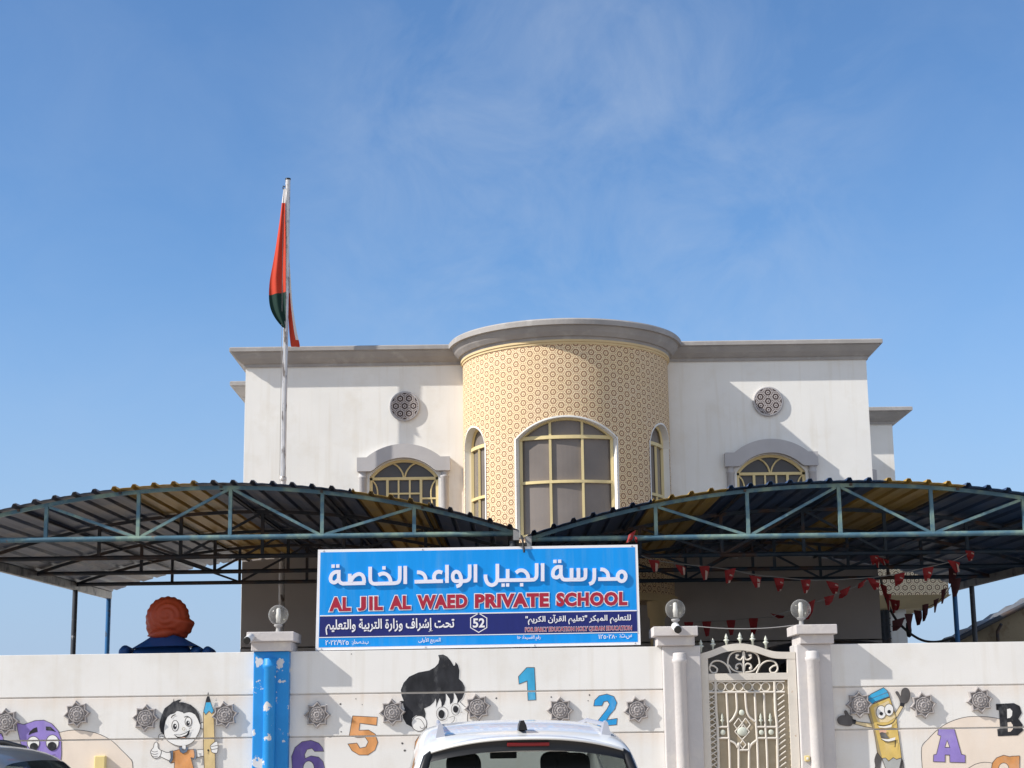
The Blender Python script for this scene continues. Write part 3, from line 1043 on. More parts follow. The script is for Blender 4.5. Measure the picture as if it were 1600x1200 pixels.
# star mouldings
def star_mesh():
    mb = MB()
    n = 16
    def ring(ro, ri, y):
        return [((ro if k % 2 == 0 else ri) * math.sin(2 * math.pi * k / n), y, (ro if k % 2 == 0 else ri) * math.cos(2 * math.pi * k / n)) for k in range(n)]
    rings = [ring(.150, .112, .002), ring(.148, .110, -.030), ring(.138, .103, -.048), ring(.126, .094, -.048), ring(.118, .088, -.030), ring(.104, .083, -.026)]
    v = [p for r in rings for p in r]
    f = []
    for i in range(len(rings) - 1):
        for k in range(n):
            a, b = i * n + k, i * n + (k + 1) % n
            f.append((a, a + n, b + n, b))
    f.append(tuple(range((len(rings) - 1) * n, len(rings) * n)))
    mb.add(v, f)
    prof = [(.092, -.024), (.090, -.040), (.080, -.048), (.074, -.040), (.066, -.038), (.058, -.050), (.050, -.046), (.036, -.046), (.030, -.056), (.022, -.058), (.018, -.050), (.010, -.052), (0.0005, -.058)]
    N = 24
    v, f = [], []
    for (r, y) in prof:
        for q in range(N):
            a = 2 * math.pi * q / N
            v.append((r * math.cos(a), y, r * math.sin(a)))
    for i in range(len(prof) - 1):
        for q in range(N):
            a, b = i * N + q, i * N + (q + 1) % N
            f.append((a, b, b + N, a + N))
    mb.add(v, f, 0, True)
    for q in range(12):
        a = 2 * math.pi * q / 12
        mb.sphere((.058 * math.cos(a), -.047, .058 * math.sin(a)), .009, 6, 4)
    return mb


star0 = None
for wt, sx, sy in [(wallL, 10, 1128), (wallL, 121, 1116), (wallL, 228, 1122), (wallL, 352, 1117), (wallM, 496, 1117), (wallM, 613, 1113), (wallM, 746, 1105), (wallM, 875, 1110), (wallM, 995, 1109),
                   (wallR, 1342, 1101), (wallR, 1442, 1102), (wallR, 1530, 1094)]:
    if star0 is None:
        so = star_mesh().build('star_moulding', M['star'])
        star0 = so
    else:
        so = star0.copy()
        COL.objects.link(so)
    q = P(sx, sy, WYF)
    so.parent = wt
    so.matrix_parent_inverse = Matrix.Translation(wt.location).inverted()
    so.location = (q.x, WYF, q.z)
    so.rotation_euler = (0, R(random.uniform(-9, 9)), 0)

# ---- murals, left run
mu = Mural(0, 960, 5)
arc = [(300, 985), (330, 965), (420, 935), (530, 908), (630, 905), (760, 930), (870, 985), (950, 1060), (1010, 1120), (1035, 1160), (1040, 1300), (1045, 1500), (150, 1500), (150, 1200), (200, 1060)]
mu.poly(arc, PT['peach'])
mu.line(arc[:11], .9, PT['line'])
mu.build('painted_arch', wallL)
mu = Mural(0, 1130, 14.545)
mu.layer = 5
mu.shape([(380, -10), (540, 30), (600, 10), (800, -60), (1000, -70), (1180, 10), (1330, 180), (1395, 380), (1400, 700), (1370, 1018), (1340, 1400), (600, 1400), (520, 900), (480, 480), (400, 150)], PT['lilac'], False)
mu.shape([(-200, 230), (40, 235), (75, 330), (70, 480), (-200, 500)], PT['lilac'], False)
mu.poly([(650, 270), (680, 190), (760, 120), (840, 88), (858, 195), (740, 225)], PT['black'])
mu.poly([(1045, 75), (1150, 80), (1280, 200), (1180, 170), (1048, 160)], PT['black'])
mu.shape(ell(760, 450, 140, 150), PT['white'], False)
mu.shape(ell(1195, 440, 145, 175), PT['white'], False)
mu.poly(ell(775, 535, 95, 90), PT['black'])
mu.poly(ell(1188, 525, 105, 102), PT['black'])
mu.line([(1270, 720), (1200, 730), (1165, 780)], .9, PT['line'])
mu.build('painted_face', wallL)

mu = Mural(225, 1070, 9.23)
W_, K = PT['white'], PT['black']
mu.shape(ell(258, 750, 48, 44), W_, False)
mu.line([(225, 745), (260, 740), (295, 762)], .8, PT['line'])
mu.shape(ell(838, 590, 26, 48), W_, False)
mu.shape([(250, 945), (320, 975), (385, 975), (392, 1105), (330, 1080), (225, 1030)], W_, False)
mu.shape([(135, 905), (150, 845), (180, 825), (200, 850), (205, 910), (250, 955), (235, 1020), (205, 1050), (150, 1060), (120, 1030), (95, 975), (110, 935)], W_)
for yy in (960, 995, 1030):
    mu.line([(105, yy - 10), (150, yy + 8), (200, yy - 5)], .7, PT['line'])
mu.shape([(755, 940), (875, 928), (880, 1022), (758, 1050)], W_, False)
face = [(292, 710), (288, 600), (300, 500), (360, 430), (480, 375), (600, 395), (720, 395), (790, 480), (815, 580), (803, 660), (760, 750), (700, 830), (610, 873), (520, 882), (440, 865), (360, 820), (315, 770)]
mu.shape(face, W_)
mu.poly([(290, 712), (245, 680), (225, 600), (232, 520), (265, 420), (300, 340), (380, 280), (425, 240), (430, 195), (442, 240), (500, 215), (545, 213), (505, 250), (600, 260), (680, 290), (750, 350), (790, 420), (812, 520), (805, 572),
         (780, 500), (740, 430), (690, 402), (640, 392), (575, 414), (560, 398), (480, 374), (440, 412), (380, 430), (340, 465), (312, 530), (295, 620)], K)
for (cx, cy, rx, ry, pr) in ((452, 590, 48, 78, (447, 602, 27, 42)), (642, 532, 47, 66, (637, 553, 26, 36))):
    mu.shape(ell(cx, cy, rx, ry), W_, False, 1.0)
    mu.poly(ell(*pr), K)
    mu.poly(ell(pr[0] + 10, pr[1] - 12, 9, 12, 10), W_)
mu.line([(395, 478), (420, 445), (460, 430)], 1.3, K)
mu.line([(585, 468), (620, 455), (655, 468)], 1.3, K)
mu.line(ell(575, 635, 20, 20), .6, PT['tan'], True, False)
mu.poly([(432, 716), (520, 722), (600, 692), (668, 650), (652, 715), (600, 775), (540, 792), (485, 765)], K)
mu.poly([(452, 724), (525, 728), (605, 700), (640, 680), (615, 720), (550, 748), (490, 748)], W_)
mu.poly([(505, 765), (550, 760), (605, 752), (570, 782), (530, 785)], PT['pink'])
mu.line([(650, 640), (690, 615)], .7, PT['line'])
mu.poly([(555, 875), (605, 875), (608, 960), (552, 960)], W_)
mu.shape([(420, 958), (520, 930), (640, 938), (722, 928), (745, 1062), (680, 1050), (720, 1200), (735, 1420), (430, 1420), (445, 1120), (390, 1132), (405, 1040)], PT['orange'], False)
mu.shape([(430, 1420), (735, 1420), (760, 1640), (620, 1650), (590, 1520), (560, 1650), (415, 1640)], PT['slate'], False)
mu.shape([(440, 1642), (540, 1650), (530, 1850), (455, 1850)], W_, False)
mu.shape([(640, 1650), (740, 1640), (730, 1850), (650, 1850)], W_, False)
mu.shape([(400, 1850), (535, 1850), (535, 1910), (385, 1910)], K, False)
mu.shape([(645, 1850), (780, 1850), (795, 1910), (645, 1910)], K, False)
mu.shape([(512, 905), (545, 890), (562, 940), (602, 940), (620, 890), (648, 908), (622, 968), (572, 992), (530, 968)], PT['slate'], False, .6)
mu.shape([(375, 958), (425, 948), (424, 1075), (392, 1128), (366, 1108), (398, 1050), (398, 990)], PT['slate'], False, .6)
mu.shape([(715, 925), (755, 930), (762, 1072), (714, 1075), (735, 1040), (735, 960)], PT['slate'], False, .6)
mu.shape([(862, 400), (930, 380), (1012, 395), (1022, 700), (1042, 1420), (885, 1420), (864, 900)], PT['wood'], False)
mu.poly([(933, 100), (972, 248), (893, 248)], K)
mu.shape([(897, 250), (968, 250), (1012, 375), (985, 418), (945, 378), (895, 432), (866, 385)], PT['cyan'], False)
mu.poly(ell(933, 943, 14, 14, 12), K)
mu.line([(935, 950), (930, 1000)], .7, K)
mu.shape([(968, 875), (1045, 815), (1072, 850), (1068, 965), (1040, 985), (985, 970), (972, 920)], W_)
for yy in (880, 925):
    mu.line([(975, yy + 10), (1020, yy + 2), (1068, yy - 8)], .7, PT['line'])
mu.build('painted_boy', wallL)

# ---- murals, middle run
mu = Mural(320, 960, 5)
o6 = [(685, 1215), (678, 1110), (705, 1040), (760, 995), (830, 983), (890, 1005), (920, 1040), (930, 1070), (858, 1070), (838, 1046), (800, 1055), (780, 1095), (785, 1125), (830, 1105), (890, 1115), (925, 1150), (938, 1205), (925, 1270), (870, 1315), (790, 1318), (720, 1285)]
mu.shape(o6, PT['purple'], False)
mu.shape(ell(812, 1205, 44, 60), PT['wallp'], False)
mu.build('painted_numeral', wallM)
mu = Mural(320, 960, 5)
o5 = [(1155, 793), (1348, 803), (1342, 867), (1212, 850), (1205, 905), (1280, 903), (1332, 935), (1352, 1000), (1330, 1060), (1275, 1098), (1205, 1098), (1150, 1065), (1118, 1012), (1188, 1005), (1212, 1045), (1258, 1035), (1277, 995), (1252, 958), (1195, 962), (1128, 950)]
mu.shape(o5, PT['orange'], False)
mu.build('painted_numeral', wallM)
mu = Mural(600, 960, 5)
mu.shape([(1115, 415), (1175, 415), (1187, 668), (1125, 672), (1118, 520), (1055, 545), (1050, 485)], PT['cyan'], False)
mu.build('painted_numeral', wallM)
mu = Mural(840, 960, 5)
o2 = [(438, 715), (445, 672), (480, 636), (540, 622), (595, 640), (620, 690), (604, 740), (562, 788), (540, 825), (622, 812), (618, 862), (462, 875), (475, 825), (540, 742), (562, 702), (545, 676), (517, 682), (503, 714)]
mu.shape(o2, PT['blue'], False)
mu.build('painted_numeral', wallM)

mu = Mural(0, 0, 1)
for (hx_, hy_, hr_) in ((532, 1100, 1.7), (533, 1143.5, 1.2), (628.5, 1161.5, 1.9), (632.5, 1172.5, 2.0), (861.5, 1089, 1.4), (775.5, 1091, 1.6), (549, 1022, 1.1), (921, 1086, 1.5), (556, 1092, .9), (919, 1095, 1.0), (566, 1101, .8)):
    mu.layer = 0
    mu.poly([(hx_ + hr_ * random.uniform(.7, 1.2) * math.cos(a), hy_ + hr_ * random.uniform(.6, 1.1) * math.sin(a)) for a in [2 * math.pi * k / 9 for k in range(9)]], PT['grey'])
mu.build('pock_marks', wallM)
mu = Mural(610, 1015, 9.23)
mu.shape([(490, 840), (650, 690), (800, 640), (920, 620), (1010, 760), (1112, 860), (1112, 950), (1100, 1080), (1010, 1180), (860, 1290), (640, 1300), (540, 1170), (500, 1000)], W_, True)
hair = [(690, 78), (760, 70), (820, 100), (870, 160), (915, 234), (930, 225), (940, 180), (975, 220), (997, 300), (990, 420), (1040, 470), (1076, 540), (1072, 620), (1040, 700), (962, 780), (970, 720), (945, 660), (913, 615), (917, 700), (898, 760), (862, 790), (855, 710), (800, 630), (800, 720), (780, 790), (738, 835), (735, 760), (712, 702),
        (690, 750), (655, 835), (662, 770), (655, 705), (630, 755), (570, 812), (488, 850), (510, 920), (503, 1000), (440, 960), (370, 950), (318, 990), (308, 1040), (335, 1130), (230, 1075), (182, 990), (172, 900), (205, 860), (182, 790), (192, 740), (160, 660), (150, 580), (190, 480), (270, 390), (400, 330), (560, 300), (640, 255), (690, 200), (705, 140)]
mu.line(hair, 1.6, W_, True, False)
mu.poly(hair, K)
mu.poly([(125, 758), (150, 742), (205, 738), (200, 772), (135, 778)], K)
mu.shape(ell(415, 1065, 108, 112, 24, 20), W_, False)
mu.line([(365, 1000), (430, 1005), (480, 1070), (490, 1120), (450, 1140), (425, 1110)], .7, PT['line'])
mu.line(ell(748, 922, 84, 98), .6, PT['line'], True, False)
mu.poly(ell(736, 930, 45, 62), K)
mu.line(ell(942, 860, 64, 84), .6, PT['line'], True, False)
mu.poly(ell(941, 860, 38, 50), K)
mu.line([(690, 1000), (740, 1015), (800, 1000)], .6, PT['line'])
mu.line([(1010, 905), (1045, 900)], .6, PT['line'])
mu.line([(850, 985), (905, 960), (928, 985), (905, 1040), (870, 1060)], .6, PT['line'])
mu.line([(790, 1090), (950, 1090), (1100, 1050)], .6, PT['line'])
mu.shape([(350, 1440), (360, 1330), (420, 1240), (520, 1210), (640, 1300), (860, 1290), (900, 1400), (900, 1500), (350, 1500)], PT['orange'], False)
mu.build('painted_boy', wallM)

# ---- murals, right run
mu = Mural(1280, 960, 5)
arc = [(805, 1200), (800, 1040), (850, 975), (920, 905), (1010, 845), (1130, 805), (1250, 797), (1380, 810), (1480, 845), (1590, 900), (1700, 980), (1790, 1080), (1800, 1200), (1800, 1500), (805, 1500)]
mu.poly(arc, PT['peach'])
mu.line(arc[:13], .9, PT['line'])
mu.line([(1160, 1205), (1220, 1170), (1290, 1155), (1360, 1165), (1420, 1200)], .8, PT['line'])
mu.build('painted_arch', wallR)
mu = Mural(1280, 960, 5)
mu.layer = 6
mu.shape([(930, 895), (1055, 895), (1110, 1092), (1140, 1100), (1140, 1158), (1020, 1155), (1018, 1098), (983, 1098), (983, 1153), (890, 1150), (893, 1097), (915, 1092), (950, 950), (925, 940)], PT['lilac'], False)
mu.shape([(998, 985), (982, 1038), (1018, 1038)], PT['peach'], False)
mu.build('painted_letter', wallR)
mu = Mural(1280, 960, 5)
mu.layer = 6
mu.poly([(1380, 700), (1520, 693), (1565, 715), (1582, 770), (1555, 815), (1588, 860), (1590, 910), (1550, 945), (1395, 952), (1390, 897), (1412, 890), (1404, 750), (1384, 747)], K)
mu.poly([(1466, 740), (1490, 735), (1508, 755), (1505, 790), (1490, 808), (1468, 812)], PT['wallp'])
mu.poly([(1470, 845), (1495, 840), (1512, 865), (1512, 895), (1495, 915), (1474, 918)], PT['peach'])
mu.build('painted_letter', wallR)
mu = Mural(1280, 960, 5)
mu.layer = 6
mu.shape([(1340, 1230), (1352, 1160), (1385, 1120), (1440, 1100), (1490, 1112), (1500, 1108), (1565, 1105), (1562, 1300), (1490, 1300), (1480, 1310), (1400, 1300)], PT['orange'], False)
mu.shape(ell(1440, 1205, 40, 45), PT['peach'], False)
mu.build('painted_letter', wallR)

mu = Mural(1300, 1070, 9.23)
G = PT['grey']
mu.layer = 3
mu.shape([(655, 975), (720, 965), (742, 1010), (705, 1110), (690, 1210), (650, 1330), (590, 1330), (625, 1180), (615, 1080)], G, True)
mu.shape([(985, 1050), (1020, 1100), (1035, 1200), (1050, 1330), (990, 1330), (970, 1200)], G, True)
mu.shape([(330, 522), (420, 540), (600, 560), (620, 625), (480, 605), (325, 565)], PT['cream'], False)
mu.shape([(890, 440), (985, 290), (1030, 312), (930, 480), (900, 520)], PT['cream'], False)
mu.shape([(500, 360), (560, 290), (830, 180), (870, 300), (930, 480), (945, 620), (1002, 1052), (930, 1076), (880, 1050), (815, 1102), (770, 1055), (720, 1062), (650, 970), (620, 760), (590, 620), (540, 480)], PT['yellow'], False)
mu.poly([(502, 362), (545, 330), (600, 560), (645, 760), (715, 1040), (655, 968), (622, 760), (592, 620), (542, 480)], PT['tan'])
mu.poly([(600, 330), (810, 230), (860, 330), (910, 470), (800, 540), (660, 540), (620, 440)], PT['cream'])
mu.shape([(720, 1062), (770, 1055), (815, 1102), (880, 1050), (930, 1076), (1002, 1054), (960, 1250), (900, 1380), (840, 1380), (760, 1180)], PT['steel'], False)
mu.shape([(490, 190), (560, 132), (740, 40), (795, 85), (826, 168), (620, 245), (505, 345), (480, 335), (440, 255), (470, 205)], PT['cyan'], False, 1.0)
mu.line([(510, 215), (620, 175), (805, 105)], .8, PT['slate'])
mu.line([(500, 230), (560, 262)], .9, PT['slate'])
mu.shape(ell(706, 395, 72, 95), W_, False, .8)
mu.shape(ell(818, 362, 66, 86), W_, False, .8)
mu.poly(ell(706, 416, 25, 26), K)
mu.poly(ell(820, 388, 25, 26), K)
mu.line([(648, 573), (720, 590), (800, 580), (880, 540), (920, 470)], 1.3, K)
mu.poly([(662, 592), (740, 602), (860, 572), (852, 612), (760, 622), (680, 616)], W_)
mu.poly([(668, 630), (775, 630), (782, 692), (680, 690)], PT['pink'])
mu.poly([(682, 692), (720, 682), (765, 695), (818, 772), (705, 772)], G)
mu.poly([(703, 775), (800, 785), (910, 755), (902, 798), (810, 816), (740, 806)], W_)
mu.line([(708, 785), (800, 826), (905, 800)], 1.0, K)
mu.line([(912, 798), (904, 900)], 1.3, K)
mu.shape([(80, 480), (130, 445), (190, 440), (172, 390), (192, 370), (215, 390), (240, 435), (288, 470), (285, 570), (230, 592), (110, 570), (75, 520)], G, True)
mu.poly([(286, 492), (345, 508), (332, 572), (286, 562)], K)
mu.shape([(912, 110), (945, 102), (985, 168), (1000, 85), (1040, 48), (1090, 60), (1118, 120), (1110, 200), (1070, 262), (990, 262), (960, 190)], G, True)
mu.poly([(975, 256), (1046, 268), (1036, 322), (972, 302)], K)
mu.build('painted_pencil', wallR)

# small wall fittings
mj = MB()
q = P(158, 1193, 19.0)
mj.box(q.x - .062, q.x + .062, 18.93, 18.999, q.z - .16, q.z + .085)
tag(mj.build('junction_box', M['cream_plastic'], bevel=0.012), 'small cream yellow cable box fixed low on the white wall near the grey car', 'box')

# ------------------------------------------------------------------ pillars
def pillar(name, label, x0, x1, capx0, capx1, colx, mshaft, mcap, group=None):
    t = thing(name, label, 'pillar', ((x0 + x1) / 2, 19.1, 0), group)
    MB().box(x0, x1, 18.885, 19.36, 0, 2.482).build('shaft', mshaft, t, bevel=.012)
    c = MB()
    c.lathe([(.074, 0), (.074, .06), (.069, .08), (.069, 2.285), (.080, 2.30), (.083, 2.32), (.080, 2.335), (.072, 2.345), (.072, 2.395), (.060, 2.405), (.0005, 2.41)], (colx, 18.875, 0), 24)
    c.build('half_column', mshaft, t)
    k = MB()
    k.box(capx0 + .045, capx1 - .035, 18.835, 19.40, 2.482, 2.585)
    k.box(capx0, capx1, 18.79, 19.44, 2.585, 2.69)
    k.build('cap', mcap, t, bevel=.008)
    return t


pillar('wall_pillar', 'wall pillar painted bright blue with peeling patches beside the sign', -2.885, -2.495, -2.952, -2.432, -2.70, M['blue_pillar'], M['capstone'])
pillar('gate_pillar', 'grey gate pillar carrying the white camera, between sign and gate', 1.62, 2.035, 1.515, 2.005, 1.80, M['pillar'], M['capstone'], 'pillars of the gate')
pillar('gate_pillar', 'grey gate pillar with the cream doorbell, right of the gate', 3.092, 3.47, 3.082, 3.535, 3.262, M['pillar'], M['capstone'], 'pillars of the gate')


def globe_lamp(px, label):
    q = P(px[0], px[1], 19.1)
    base = 2.69
    t = thing('globe_lamp', label, 'lamp', (q.x, 19.1, base), 'globe lamps on the wall pillars')
    b = MB().lathe([(.0005, 0), (.052, 0), (.052, .012), (.028, .02), (.024, .05), (.024, .065), (.045, .075), (.05, .09), (.042, .10), (.0005, .10)], (q.x, 19.1, base), 20)
    b.build('lamp_neck', M['lampbase'], t)
    zc = q.z
    r = .112
    g_ = MB()
    prof = [(max(.0005, r * math.sin(a)), r * math.cos(a)) for a in [math.pi * k / 20 for k in range(18)]]
    g_.lathe([(p[0], p[1]) for p in prof], (q.x, 19.1, zc), 28)
    g_.build('globe', M['globe'], t)
    u = MB()
    u.lathe([(.0005, -.085), (.024, -.085), (.024, -.04), (.028, -.035), (.028, .0), (.024, .01), (.024, .06), (.015, .075), (.0005, .078)], (q.x, 19.1, zc), 16)
    u.build('bulb', M['bulb'], t)
    return t


globe_lamp((435, 961), 'clear globe lamp on the blue pillar')
globe_lamp((1055, 952), 'clear globe lamp on the gate pillar nearest the sign')
globe_lamp((1251, 952), 'clear globe lamp on the pillar right of the gate')


def camera_thing(px, label, yaw):
    q = P(px[0], px[1], 18.72)
    t = thing('security_camera', label, 'camera', (q.x, 18.79, q.z), 'bullet cameras on the pillar caps')
    d = Vector((math.sin(R(yaw)), -math.cos(R(yaw)), -0.35)).normalized()
    c = Vector((q.x, 18.70, q.z + .01))
    b = MB().tube([c - d * .085, c - d * .08, c + d * .05], .042, 20, rs=[.03, .042, .042])
    b.tube([c - d * .03 + Vector((0, 0, .03)), Vector((q.x, 18.79, q.z + .04))], .015, 8)
    b.build('housing', M['white_plastic'], t)
    MB().tube([c + d * .051, c + d * .07, c + d * .072], .04, 20, rs=[.041, .041, .03]).build('lens_face', M['black_plastic'], t)
    sh = MB()
    MB().box(q.x - .035, q.x + .035, 18.775, 18.79, q.z - .0, q.z + .06).build('bracket', M['white_plastic'], t, bevel=.004)
    return t


camera_thing((389, 1000), 'white bullet camera with black face on the blue pillar cap', -12)
camera_thing((1057, 983), 'white bullet camera on the cap of the gate pillar nearest the sign', 8)

q = P(1261, 1185, 18.885)
bell = MB().box(q.x - .028, q.x + .028, 18.862, 18.884, q.z - .032, q.z + .03)
bt = bell.build('doorbell', M['cream_plastic'], bevel=.006)
tag(bt, 'cream square doorbell plate on the pillar right of the gate', 'doorbell')
MB().box(q.x - .011, q.x + .011, 18.852, 18.861, q.z - .014, q.z + .012).build('button', M['white_plastic'], bt, bevel=.003)

# ------------------------------------------------------------------ pedestrian gate
GY = 18.94
gate = thing('pedestrian_gate', 'cream iron pedestrian gate with arched spiked top between two grey pillars', 'gate', (2.56, GY, 0))


def gp(cx, cy, Y=GY):
    """point of the gate plane from the enlarged view of the photograph (1090, 980, x 5.453)"""
    return P(1090 + cx / 5.453, 980 + cy / 5.453, Y)


def gz(cy):
    return gp(400, cy).z


def gx(cx):
    return gp(cx, 700).x


GL, GR_ = 2.04, 3.09
fr = MB()
fr.box(GL, 2.12, GY, GY + .06, .03, gz(235))
fr.box(2.99, GR_ - .004, GY, GY + .06, .03, gz(230))
fr.box(2.12, 2.99, GY + .001, GY + .059, gz(452), gz(392))
fr.box(2.12, 2.99, GY + .001, GY + .059, .06, .16)
arch = smooth_pts([(GL, gz(222)), (gx(60), gz(215)), (gx(130), gz(195)), (gx(240), gz(155)), (gx(330), gz(140)), (gx(420), gz(140)), (gx(520), gz(160)), (gx(620), gz(195)), (gx(700), gz(212)), (GR_ - .005, gz(216))], sub=4)
lo = [(x, z - .075) for x, z in arch]
fr.prism(arch + lo[::-1], GY - .004, GY + .064)
fr.build('gate_frame', M['gate'], gate, bevel=.006)
MB().box(2.12, 2.99, GY + .035, GY + .04, .16, gz(452) + .001).build('sheet_panel', M['gatepanel'], gate)
# scroll work under the arch
sc = MB()


def curl(pts, r=.0095):
    pts = smooth_pts(pts, sub=5)
    sc.tube([gp(x, y, GY + .03) for x, y in pts], r, 8)


for s in (-1, 1):
    X = lambda v: 392 + s * v
    curl([(X(110), 392), (X(130), 340), (X(135), 290), (X(115), 235), (X(70), 208), (X(20), 205)])
    curl([(X(5), 215), (X(10), 260), (X(30), 278), (X(62), 262), (X(60), 235), (X(40), 240)])
    curl([(X(5), 370), (X(10), 330), (X(30), 310), (X(60), 320), (X(66), 350), (X(48), 355)])
    curl([(X(10), 385), (X(60), 378), (X(95), 360), (X(128), 320)])
    curl([(X(112), 390), (X(140), 330), (X(180), 296), (X(225), 285), (X(262), 295), (X(283), 318)])
    curl([(X(283), 318), (X(290), 355), (X(270), 385), (X(235), 385), (X(225), 355), (X(255), 330), (X(285), 325)])
    for (a, b) in ((58, 240), (58, 350)):
        q = gp(X(a), b, GY + .03)
        sc.sphere(q, .017, 10, 6)
sc.tube([gp(392, 205, GY + .03), gp(392, 392, GY + .03)], .012, 8)
sc.build('scroll_work', M['gate'], gate)
# spear heads
for (cx, yt, yb) in ((30, 100, 212), (132, 88, 192), (247, 48, 162), (363, 38, 145), (470, 40, 148), (583, 66, 180)):
    t_, b_ = gp(cx, yt, GY + .03), gp(cx, yb, GY + .03)
    H = t_.z - b_.z
    sp = MB()
    sp.lathe([(.0005, 0), (.011, 0), (.011, H * .3), (.019, H * .34), (.012, H * .38), (.034, H * .46), (.030, H * .5), (.012, H * .6), (.020, H * .66), (.018, H * .72), (.010, H * .86), (.0005, H)], (b_.x, GY + .03, b_.z - .005), 10)
    sp.build('spear_head', M['gatecast'], gate)
# bars over the sheet
br = MB()
yb = GY + .016


def rod(pts, w=.022):
    pts = [gp(x, y, yb) for x, y in pts]
    for i in range(len(pts) - 1):
        br.tube([pts[i], pts[i + 1]], w * .6, 6, smooth=True)


def crod(pts, w=.022):
    pts = smooth_pts(pts, sub=5)
    br.tube([gp(x, y, yb) for x, y in pts], w * .6, 6)


bot = 2400
rod([(72, 555), (742, 552)])
rod([(75, 462), (742, 462)], .016)
crod([(152, 460), (158, 700), (175, 1000), (205, bot)], .026)
crod([(655, 465), (662, 700), (680, 1000), (700, bot)], .026)
crod([(246, 560), (258, 800), (275, 1200), (285, bot)])
crod([(328, 560), (335, 690), (322, 740), (296, 785), (268, 810)])
crod([(405, 560), (415, 690), (435, 755), (470, 790), (496, 806)])
crod([(487, 560), (497, 800), (515, 1200), (535, bot)])
crod([(565, 560), (575, 800), (595, 1200), (620, bot)])
crod([(275, 968), (318, 990), (342, 1030), (350, 1100), (352, bot)])
crod([(500, 965), (462, 995), (442, 1035), (438, 1100), (440, bot)])
rod([(350, 1048), (442, 1046)])
for (xa, xb) in ((172, 262), (505, 585), (585, 678)):
    rod([(xa, 850), (xb, 850)])
    rod([(xa, 945), (xb, 945)])
# rings along the top row
for k in range(6):
    cx, cy = 200 + 76 * k, 508
    br.tube([gp(cx + 36 * math.cos(a), cy + 36 * math.sin(a), yb + .008) for a in [2 * math.pi * i / 20 for i in range(21)]], .007, 6, cap=False)
for cx in (108, 702):
    br.tube([gp(cx + 32 * math.cos(a), 508 + 36 * math.sin(a), yb + .008) for a in [2 * math.pi * i / 20 for i in range(21)]], .007, 6, cap=False)
# middle lozenges
for (cx, cy, w2, h2) in ((380, 890, 62, 70), (350, 830, 40, 55), (410, 830, 40, 55), (385, 1000, 28, 36)):
    rod([(cx - w2, cy), (cx, cy - h2), (cx + w2, cy), (cx, cy + h2), (cx - w2, cy)], .012)
# diagonal lattice at both sides
for s, (xa, xb) in ((0, (85, 150)), (1, (680, 738))):
    for k in range(26):
        y0 = 575 + 48 * k
        o = 12 * k * (.33)
        rod([(xa + o * .35, y0 + 42), (xb + o * .35, y0)], .013)
        if s == 0:
            rod([(xa + o * .35, y0), (xb + o * .35, y0 + 42)], .009)
br.build('bar_work', M['gate'], gate)
for (cx, cy, r) in ((215, 897, .030), (543, 897, .028), (626, 895, .030), (375, 728, .032)):
    MB().sphere(gp(cx, cy, yb), r, 14, 8, sc=(1, .35, 1)).build('cast_rosette', M['gatecast'], gate)
MB().sphere(gp(380, 888, yb), .055, 14, 8, sc=(1.05, .3, .9)).build('cast_rosette', M['gatecast'], gate)
for (cx, yt, yb2) in ((212, 730, 840), (541, 730, 840), (622, 728, 838)):
    t_, b_ = gp(cx, yt, yb), gp(cx, yb2, yb)
    H = t_.z - b_.z
    MB().lathe([(.0005, 0), (.008, 0), (.009, H * .3), (.026, H * .42), (.010, H * .55), (.017, H * .66), (.008, H * .85), (.0005, H)], (b_.x, yb, b_.z), 8).build('spear_head', M['gatecast'], gate)
wq = MB()
a, b = Vector((2.0, 19.0, 2.70)), Vector((3.10, 19.0, 2.695))
wq.tube([a.lerp(b, k / 10) - Vector((0, 0, .035 * 4 * (k / 10) * (1 - k / 10))) for k in range(11)], .006, 6)
tag(wq.build('wire', M['cord']), 'thin grey wire slung between the two gate pillar caps', 'wire')

# ------------------------------------------------------------------ school sign
SY = 19.10
sign = thing('school_sign', 'long blue and navy school sign with white frame standing on the wall', 'sign', (-0.41, SY, 2.5))


def spoly(mb, pts, y0, y1, mi=0, side=None):
    mb.prism([(P(x, y, SY).x, P(x, y, SY).z) for x, y in pts], y0, y1, mi, side)


sb = MB()
spoly(sb, [(497, 859), (996, 851), (1001, 1007.5), (493, 1016.5)], SY - .012, SY + .05)
sb.build('frame', M['sign_white'], sign, bevel=.003)
sb = MB()
spoly(sb, [(501, 863.3), (992, 855.2), (996.5, 1003), (498, 1011.8)], SY - .014, SY)
sb.build('blue_panel', M['sign_blue'], sign)
sb = MB()
spoly(sb, [(500, 963), (994.6, 954.7), (996, 988), (499, 996.3)], SY - .016, SY)
sb.build('navy_panel', M['sign_navy'], sign)
sb = MB()
spoly(sb, [(500, 961.6), (994.6, 953.3), (994.7, 955), (500, 963.3)], SY - .0175, SY)
spoly(sb, [(499, 995.6), (996, 987.3), (996, 988.6), (499, 996.9)], SY - .0175, SY)
for (sx_, sy_) in ((506, 861.3), (660, 858.8), (830, 856), (987, 853.5), (502, 1014.2), (665, 1011.5), (835, 1008.3), (992, 1005.3)):
    qs = P(sx_, sy_, SY)
    MB().tube([(qs.x, SY - .012, qs.z), (qs.x, SY - .016, qs.z), (qs.x, SY - .018, qs.z)], .009, 10, rs=[.009, .009, .005]).build('screw', M['rim'], sign)
hx = [(748 + 14.6 * math.sin(R(60 * k)), 973.3 + 15.0 * math.cos(R(60 * k))) for k in range(6)]
Lr, Rr_ = offset_ribbon(hx, 1.3, True)
for k in range(6):
    j = (k + 1) % 6
    spoly(sb, [Lr[k], Lr[j], Rr_[j], Rr_[k]], SY - .0175, SY)
sb.build('white_lines', M['sign_white'], sign)

